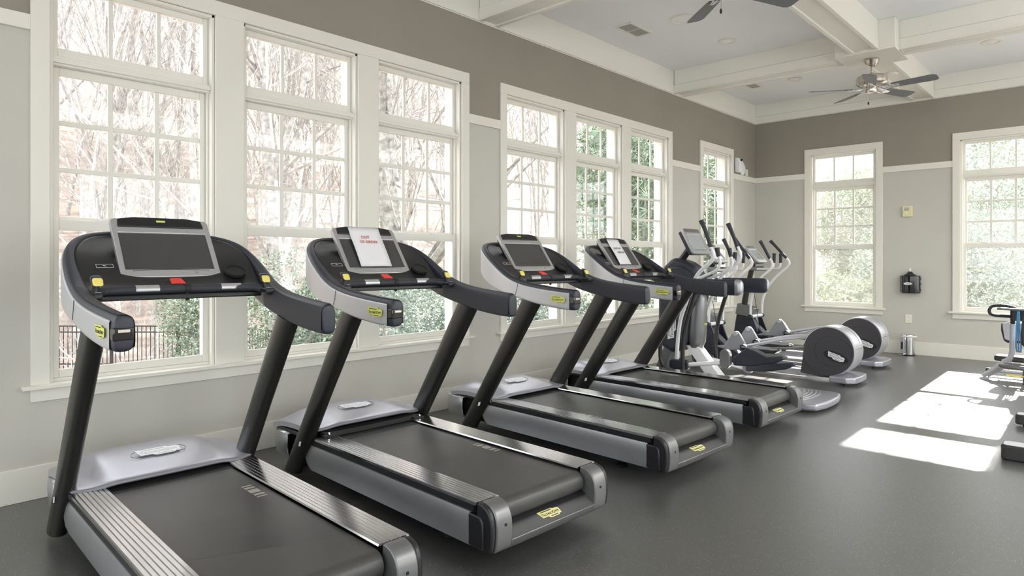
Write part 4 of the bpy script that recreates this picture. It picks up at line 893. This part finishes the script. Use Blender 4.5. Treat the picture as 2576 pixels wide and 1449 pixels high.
b_ = loc_mb(r); b_.prism([(2.158+.020*math.cos(a), 1.962+.012*math.sin(a)) for a in [2*PI*k/20 for k in range(20)]], D-.030, D-.032, lambda a, c_, d: (a, d, c_)); b_.build('speaker_dot', 'ivory_plastic', bd)
b_ = loc_mb(r); b_.box(2.110, 2.114, D-.0315, D-.030, 1.980, 1.984); b_.build('pin_hole', 'ink_black', bd)
r = empty('wall_outlet', (2.173, D, .43)); tag(r, 'ivory electrical outlet low on the far wall above the bin', 'outlet')
b_ = loc_mb(r); b_.prism(rrect(2.133, 2.213, .433, .550, .005, 3), D-.001, D-.007, lambda a, c_, d: (a, d, c_)); pl = b_.build('cover_plate', 'ivory_plastic', r, bevel=.002)
for z in (.465, .517):
    b_ = loc_mb(r); b_.prism(rrect(2.156, 2.190, z-.014, z+.014, .010, 4), D-.007, D-.009, lambda a, c_, d: (a, d, c_)); so = b_.build('socket', 'ivory_plastic', pl)
    b_ = loc_mb(r); b_.box(2.165, 2.167, D-.0094, D-.009, z-.001, z+.007); b_.box(2.179, 2.181, D-.0094, D-.009, z-.001, z+.007); b_.box(2.171, 2.175, D-.0094, D-.009, z-.009, z-.005); b_.build('slot', 'ink_black', so)
r = empty('pedal_bin', (2.195, 10.245, 0)); tag(r, 'small chrome pedal bin with a white bag edge on the floor by the far wall', 'bin')
b_ = loc_mb(r); b_.lathe([(.082, .012), (.084, .02), (.084, .262)], (2.195, 10.245, 0), 48); b_.build('bin_body', 'chrome', r, smooth=40)
b_ = loc_mb(r); b_.lathe([(.085, 0), (.087, .012), (.083, .016)], (2.195, 10.245, 0), 48); b_.build('bin_base', 'black_plastic', r, smooth=40)
b_ = loc_mb(r); b_.lathe([(.085, .268), (.087, .275), (.083, .286), (.05, .294), (.01, .296)], (2.195, 10.245, 0), 48); b_.build('lid', 'chrome', r, smooth=40)
b_ = loc_mb(r); b_.lathe([(.0845, .248), (.090, .252), (.094, .262), (.088, .270), (.084, .268)], (2.200, 10.245, 0), 40); b_.tube([(2.27, 10.225, .262), (2.31, 10.225, .258)], [.016, .010], 10); b_.build('bin_bag', 'trash_bag', r, smooth=50)
b_ = loc_mb(r); b_.box(2.125, 2.165, 10.150, 10.166, .03, .262); b_.build('front_strip', 'bezel_silver', r, bevel=.003)
b_ = loc_mb(r); b_.box(2.131, 2.155, 10.148, 10.151, .09, .19); b_.build('bin_label', 'ink_black', r)
b_ = loc_mb(r); b_.prism([(2.118, 10.165), (2.120, 10.125), (2.170, 10.125), (2.172, 10.165)], .008, .020, lambda a, c_, d: (a, c_, d)); b_.build('pedal', 'chrome', r, bevel=.003)
# left wall near the corner
r = empty('wall_speaker', (0, 9.70, 2.65)); tag(r, 'white boxy wall speaker above the rail beside the corner window', 'speaker')
b_ = loc_mb(r); b_.prism([(.001, 2.660), (.085, 2.655), (.095, 2.80), (.060, 2.875), (.001, 2.890)], 9.62, 9.75, lambda a, c_, d: (a, d, c_)); b_.build('speaker_case', 'white_plastic', r, bevel=.012, seg=3)
b_ = loc_mb(r); b_.cyl((.078, 9.68, 2.852), (.095, 9.68, 2.838), .018); b_.build('speaker_port', 'matte_black', r, smooth=40)
r = empty('wall_disc', (0, 9.87, 2.72)); tag(r, 'round white wireless disc on the left wall just above the rail', 'wireless router')
b_ = loc_mb(r); b_.lathe([(.088, .001), (.098, .006), (.100, .016), (.092, .026), (.05, .030), (.004, .031)], (0, 9.87, 2.735), 44, axis='x'); wd = b_.build('disc_shell', 'white_plastic', r, smooth=45)
b_ = loc_mb(r); b_.tube([(.0315, 9.87+.03*math.cos(a), 2.735+.03*math.sin(a)) for a in [PI*.6+PI*.8*k/10 for k in range(11)]], .0018, 6); b_.build('disc_mark', 'bezel_silver', wd)
r = empty('wall_plate', (0, 10.04, 2.64)); tag(r, 'small cream blank plate on the left wall beside the round disc', 'wall plate')
b_ = loc_mb(r); b_.prism(rrect(10.0, 10.095, 2.640, 2.745, .004, 3), .001, .012, lambda a, c_, d: (d, a, c_)); b_.build('plate', 'ivory_plastic', r, bevel=.002)

# ------------------------------------------------------------------ outside
def gz(x, y):
    d1 = max(0, -x-17); z = -1.75+.50*d1-.0006*d1*d1
    d2 = max(0, y-32); z = max(z, -1.75+.16*d2) if x > -17 else z+.0*d2
    return z+.25*math.sin(x*.35+1)*math.sin(y*.28)*min(1, d1/6)
rows = []
XS = [-.25-1.0*k for k in range(18)]+[-19-2.2*k for k in range(36)]
for x in XS: rows.append([(x, y, gz(x, y)) for y in [-30+2.5*k for k in range(49)]])
b_ = MB(); b_.grid(rows); o = b_.build('hillside', 'leaf_litter', smooth=80); tag(o, 'brown leaf covered hillside outside the left windows', 'hill', kind='structure')
rows = []
for x in [-.25+4*k for k in range(14)]: rows.append([(x, y, gz(x, y) if y > 10.7 else -1.75) for y in [10.7+2.5*k for k in range(36)]])
b_ = MB(); b_.grid(rows); o = b_.build('lawn', 'leaf_litter', smooth=80); tag(o, 'ground behind the far wall', 'ground', kind='structure')

def bare_tree(name, seed, h, r0, m, forks=3, depth=5, lean=0, spread=.6, first=.35):
    g = random.Random(seed); b_ = MB(); cnt = [0]
    def br(p, d, L, r, lev):
        if cnt[0] > 4200: return
        cnt[0] += 1
        pts = [p]; rr = [r]; q = p.copy(); dd = d.copy(); n = 4 if lev < 3 else 3
        for k in range(n):
            dd = (dd+Vector((g.uniform(-1, 1), g.uniform(-1, 1), g.uniform(-.6, .9)))*(.10 if lev == 0 else .22)).normalized()
            q = q+dd*(L/n); pts.append(q.copy()); rr.append(r*(1-.55*(k+1)/n))
        b_.tube(pts, rr, 7 if lev == 0 else (5 if lev < 2 else 3), smooth=1 if lev < 2 else 0, cap=False)
        if lev >= depth: return
        for k in range(g.randint(forks, forks+1) if lev else forks*3):
            i = g.randint(1, n) if lev else max(1, min(n, int(n*(first+(1-first)*k/(forks*3))+.5)))
            ax = Vector((g.uniform(-1, 1), g.uniform(-1, 1), g.uniform(-.1, .9))).normalized()
            nd = (pts_dir(pts, i)*(1-spread)+ax*spread).normalized()
            br(pts[i], nd, L*g.uniform(.42, .68), rr[i]*(g.uniform(.32, .5) if lev == 0 else g.uniform(.45, .7)), lev+1)
    def pts_dir(pts, i): return (pts[i]-pts[i-1]).normalized()
    br(Vector((0, 0, -.2)), Vector((lean, 0, 1)).normalized(), h, r0, 0)
    return b_.build(name, m, smooth=70)
protos = [bare_tree('bare_tree', s_, h_, r_, 'bark_pale' if s_ % 2 else 'bark', 4, 4, 0, .5, .25) for s_, h_, r_ in ((1, 10, .09), (2, 13, .11), (3, 9, .08), (4, 14, .10), (5, 11, .085))]
spots = []
g = random.Random(21)
while len(spots) < 150:
    px = g.uniform(-80, 1950); dep = 18+42*g.random()**1.1
    u = (px-1288)/1635; th = math.radians(43.12)
    x = 4.33+dep*(-math.sin(th)+u*math.cos(th)); y = dep*(math.cos(th)+u*math.sin(th))
    if x > -15.5 or y > 50: continue
    if any((x-a)**2+(y-c_)**2 < 1.2 for a, c_ in spots): continue
    spots.append((x, y))
for i, (x, y) in enumerate(spots):
    o = protos[i] if i < 5 else protos[i % 5].copy()
    if i >= 5: C.objects.link(o)
    o.location = (x, y, gz(x, y)); s_ = g.uniform(.7, 1.25); o.scale = (s_, s_, s_*g.uniform(.9, 1.2)); o.rotation_euler = (g.uniform(-.06, .06), g.uniform(-.06, .06), g.uniform(0, 6.28))
    tag(o, 'thin leafless tree on the wooded hillside outside the left windows', 'tree', 'leafless trees on the hillside')
for (x, y, s_, h_, r_, m_, lab, ln) in (
        (-7.6, 9.4, 31, 8.5, .40, 'bark_oak', 'thick forked trunk of a big old tree just outside the third window', .05),
        (-12.6, 8.9, 32, 11, .26, 'bark', 'tall bare tree with a long trunk seen through the second window', 0),
        (-15.8, 7.6, 38, 9, .17, 'bark_pale', 'pale bare tree with low branches seen at the right of the first window', .05),
        (-11.2, 3.9, 35, 3.6, .045, 'bark_pale', 'small many stemmed bare tree in front of the fence, first window', 0),
        (-15.5, 4.9, 36, 8, .12, 'bark', 'slim bare tree standing behind the fence in the first window', -.04),
        (-9.5, 13.2, 37, 9, .20, 'bark', 'bare tree seen through the first window of the second group', 0)):
    o = bare_tree('bare_tree', s_, h_, r_, m_, 3, 4, ln, .6, .22); o.location = (x, y, gz(x, y)); tag(o, lab, 'tree')
# fallen sticks and brush: nobody could count it
b_ = MB(); g = random.Random(5)
for _ in range(2600):
    px = g.uniform(-60, 1700); dep = 16+26*g.random()
    u = (px-1288)/1635; th = math.radians(43.12); x = 4.33+dep*(-math.sin(th)+u*math.cos(th)); y = dep*(math.cos(th)+u*math.sin(th))
    if x > -14.5: continue
    z = gz(x, y); h_ = g.uniform(.3, 1.5); a = g.uniform(0, 6.28); k_ = g.uniform(.2, 1.1)
    b_.tube([(x, y, z-.05), (x+math.cos(a)*h_*.2*k_, y+math.sin(a)*h_*.2*k_, z+h_*.5), (x+math.cos(a)*h_*.7*k_, y+math.sin(a)*h_*.7*k_, z+h_*(.9-.3*k_))], [.012, .009, .004], 3, cap=False)
tag(b_.build('undergrowth', 'bark_pale'), 'tangle of pale dry stems covering the hillside', 'undergrowth', kind='stuff')

def leafy(name, centre, rx, ry, rz, n, m, size, label, seed, needle=False, group=None, lobes=7, stem_m='bark'):
    g = random.Random(seed); r = empty(name, (centre[0], centre[1], gz(centre[0], centre[1]) if True else 0)); tag(r, label, 'shrub' if not needle else 'tree', group)
    L = [(g.uniform(-.5, .5), g.uniform(-.5, .5), g.uniform(-.45, .55), g.uniform(.45, .7)) for _ in range(lobes)]
    b_ = loc_mb(r)
    for i in range(n):
        lx, ly, lz, lr = L[i % lobes]
        d = Vector((g.gauss(0, 1), g.gauss(0, 1), g.gauss(0, 1))).normalized(); rad = lr*(.55+.5*g.random()**.5)
        p = Vector((centre[0]+(lx+d.x*rad)*rx, centre[1]+(ly+d.y*rad)*ry, centre[2]+(lz+d.z*rad)*rz))
        a = Vector((g.uniform(-1, 1), g.uniform(-1, 1), g.uniform(-.5, 1))).normalized(); c_ = a.cross(Vector((g.uniform(-1, 1), g.uniform(-1, 1), g.uniform(-1, 1)))).normalized()
        s_ = size*g.uniform(.6, 1.3)
        if needle:
            w_ = s_*.05
            for k in range(4):
                a2 = (a+Vector((g.uniform(-.6, .6), g.uniform(-.6, .6), g.uniform(-.6, .6)))).normalized(); b_.add([p-c_*w_, p+c_*w_, p+a2*s_], [(0, 1, 2)])
        else: b_.add([p, p+a*s_*.5+c_*s_*.22, p+a*s_, p+a*s_*.5-c_*s_*.22], [(0, 1, 2, 3)])
    b_.build('foliage', m, r)
    b_ = loc_mb(r); zg = r.location.z
    for k in range(5):
        b_.tube([(centre[0]+g.uniform(-.1, .1), centre[1]+g.uniform(-.1, .1), zg-.1), (centre[0]+g.uniform(-.4, .4)*rx, centre[1]+g.uniform(-.4, .4)*ry, centre[2]), (centre[0]+g.uniform(-.6, .6)*rx, centre[1]+g.uniform(-.6, .6)*ry, centre[2]+.5*rz)], [.05, .03, .01], 5, smooth=1)
    b_.build('stem', stem_m, r, smooth=60)
    return r
leafy('evergreen_shrub', (-10.5, 6.0, -.2), .85, 1.0, 1.5, 13000, 'leaf_green', .08, 'dark evergreen shrub in the lower right of the first window', 1)
leafy('evergreen_shrub', (-7.2, 6.5, -.3), 1.5, 1.5, 1.9, 24000, 'leaf_green', .08, 'tall evergreen shrub filling the bottom of the second window', 2)
leafy('evergreen_shrub', (-3.4, 6.9, -.35), 1.4, 1.7, 1.35, 32000, 'leaf_grey', .06, 'grey green shrub close behind the third window', 3)
leafy('evergreen_shrub', (-4.4, 9.6, -.5), 1.4, 1.6, 1.3, 20000, 'leaf_grey', .07, 'grey green shrub outside the second group of windows', 4)
leafy('evergreen_shrub', (-4.2, 12.0, -.5), 1.4, 1.6, 1.3, 9000, 'leaf_green', .10, 'dark green shrub outside, behind the last windows of the left wall', 5)
leafy('pine_tree', (-5.0, 14.6, 2.6), 2.0, 2.0, 3.2, 9000, 'needle_green', .26, 'bushy pine with long needles outside the corner windows', 6, True, lobes=10)
leafy('pine_tree', (-3.2, 17.2, 2.2), 1.8, 2.0, 3.0, 6000, 'needle_green', .26, 'second pine farther along outside the corner window', 7, True, lobes=10)
for i, (x, y, z, rx, ry, rz, n, m_) in enumerate(((-1.2, 24, 1.2, 2.6, 2.0, 2.9, 34000, 'leaf_lime'), (-4.6, 22, 1.6, 2.4, 2.0, 3.2, 14000, 'leaf_lime'), (-6, 26, 1.5, 3, 2, 3.2, 8000, 'leaf_green'), (-.2, 17.5, -.2, 1.8, 1.4, 1.5, 26000, 'leaf_lime'))):
    leafy('evergreen_shrub', (x, y, z), rx, ry, rz, n, m_, .12, ['sunlit yellow green tree behind the left window of the far wall', 'sunlit green tree behind the corner of the room', 'dark green tree far behind the corner', 'yellow green bush close behind the left window of the far wall'][i], 20+i)
for i, (x, y, z, rx, ry, rz, n, m_) in enumerate(((1.4, 18.6, 1.1, 2.3, 1.6, 2.9, 38000, 'leaf_green'), (4.8, 27, 1.2, 3.2, 2, 3.2, 15000, 'leaf_green'))):
    leafy('evergreen_shrub', (x, y, z), rx, ry, rz, n, m_, .10, ['dark sparkling shrub behind the right window of the far wall', 'tall dark hedge farther behind the right window of the far wall'][i], 30+i)
# black metal fence
fp = [(-19.6, 1.0), (-16.91, 4.08), (-14.18, 6.64), (-12.37, 7.65), (-8.92, 8.14), (-6.2, 8.5)]
r = empty('metal_fence', (-14.2, 6.6, -1.75)); tag(r, 'black metal picket fence at the foot of the hill', 'fence')
ZT, ZB = -.46, -1.60
b_ = loc_mb(r); pk = loc_mb(r)
L_ = 0
for (a, c_) in zip(fp, fp[1:]):
    A = Vector((*a, 0)); B_ = Vector((*c_, 0)); ln = (B_-A).length; d = (B_-A)/ln; nrm_ = Vector((-d.y, d.x, 0))*.014
    for z in (ZT, ZT-.16, ZB+.12):
        v8 = [A+nrm_*s_+Vector((0, 0, z+h_)) for s_ in (-1, 1) for h_ in (-.018, .018)]+[B_+nrm_*s_+Vector((0, 0, z+h_)) for s_ in (-1, 1) for h_ in (-.018, .018)]
        b_.add(v8, [(0, 1, 3, 2), (4, 6, 7, 5), (0, 4, 5, 1), (2, 3, 7, 6), (0, 2, 6, 4), (1, 5, 7, 3)])
    n = int(ln/.115)
    for k in range(n):
        P = A+d*(k+.5)*ln/n; pk.box(P.x-.009, P.x+.009, P.y-.009, P.y+.009, ZB, ZT+.01)
b_.build('rail', 'fence_black', r); pk = pk.build('picket', 'fence_black', r); pk['kind'] = 'stuff'
for (a, c_) in fp[1:-1]+[(-15.5, 5.4), (-10.6, 7.9), (-7.5, 8.32)]:
    b_ = loc_mb(r); b_.box(a-.035, a+.035, c_-.035, c_+.035, -1.8, ZT+.03); b_.box(a-.045, a+.045, c_-.045, c_+.045, ZT+.03, ZT+.05); b_.build('fence_post', 'fence_black', r)
# lamp post among the shrubs
r = empty('lamp_post', (-9.4, 7.3, gz(-9.4, 7.3))); tag(r, 'white topped garden lamp post among the shrubs in the second window', 'lamp post'); zb_ = gz(-9.4, 7.3)
b_ = loc_mb(r); b_.cyl((-9.4, 7.3, zb_), (-9.4, 7.3, .48), .04); b_.build('post', 'fence_black', r)
b_ = loc_mb(r); b_.lathe([(.09, 0), (.12, .16), (.16, .18), (.17, .20), (.03, .30), (.03, .34), (.01, .38)], (-9.4, 7.3, .48), 8); b_.build('lantern_head', 'siding', r)
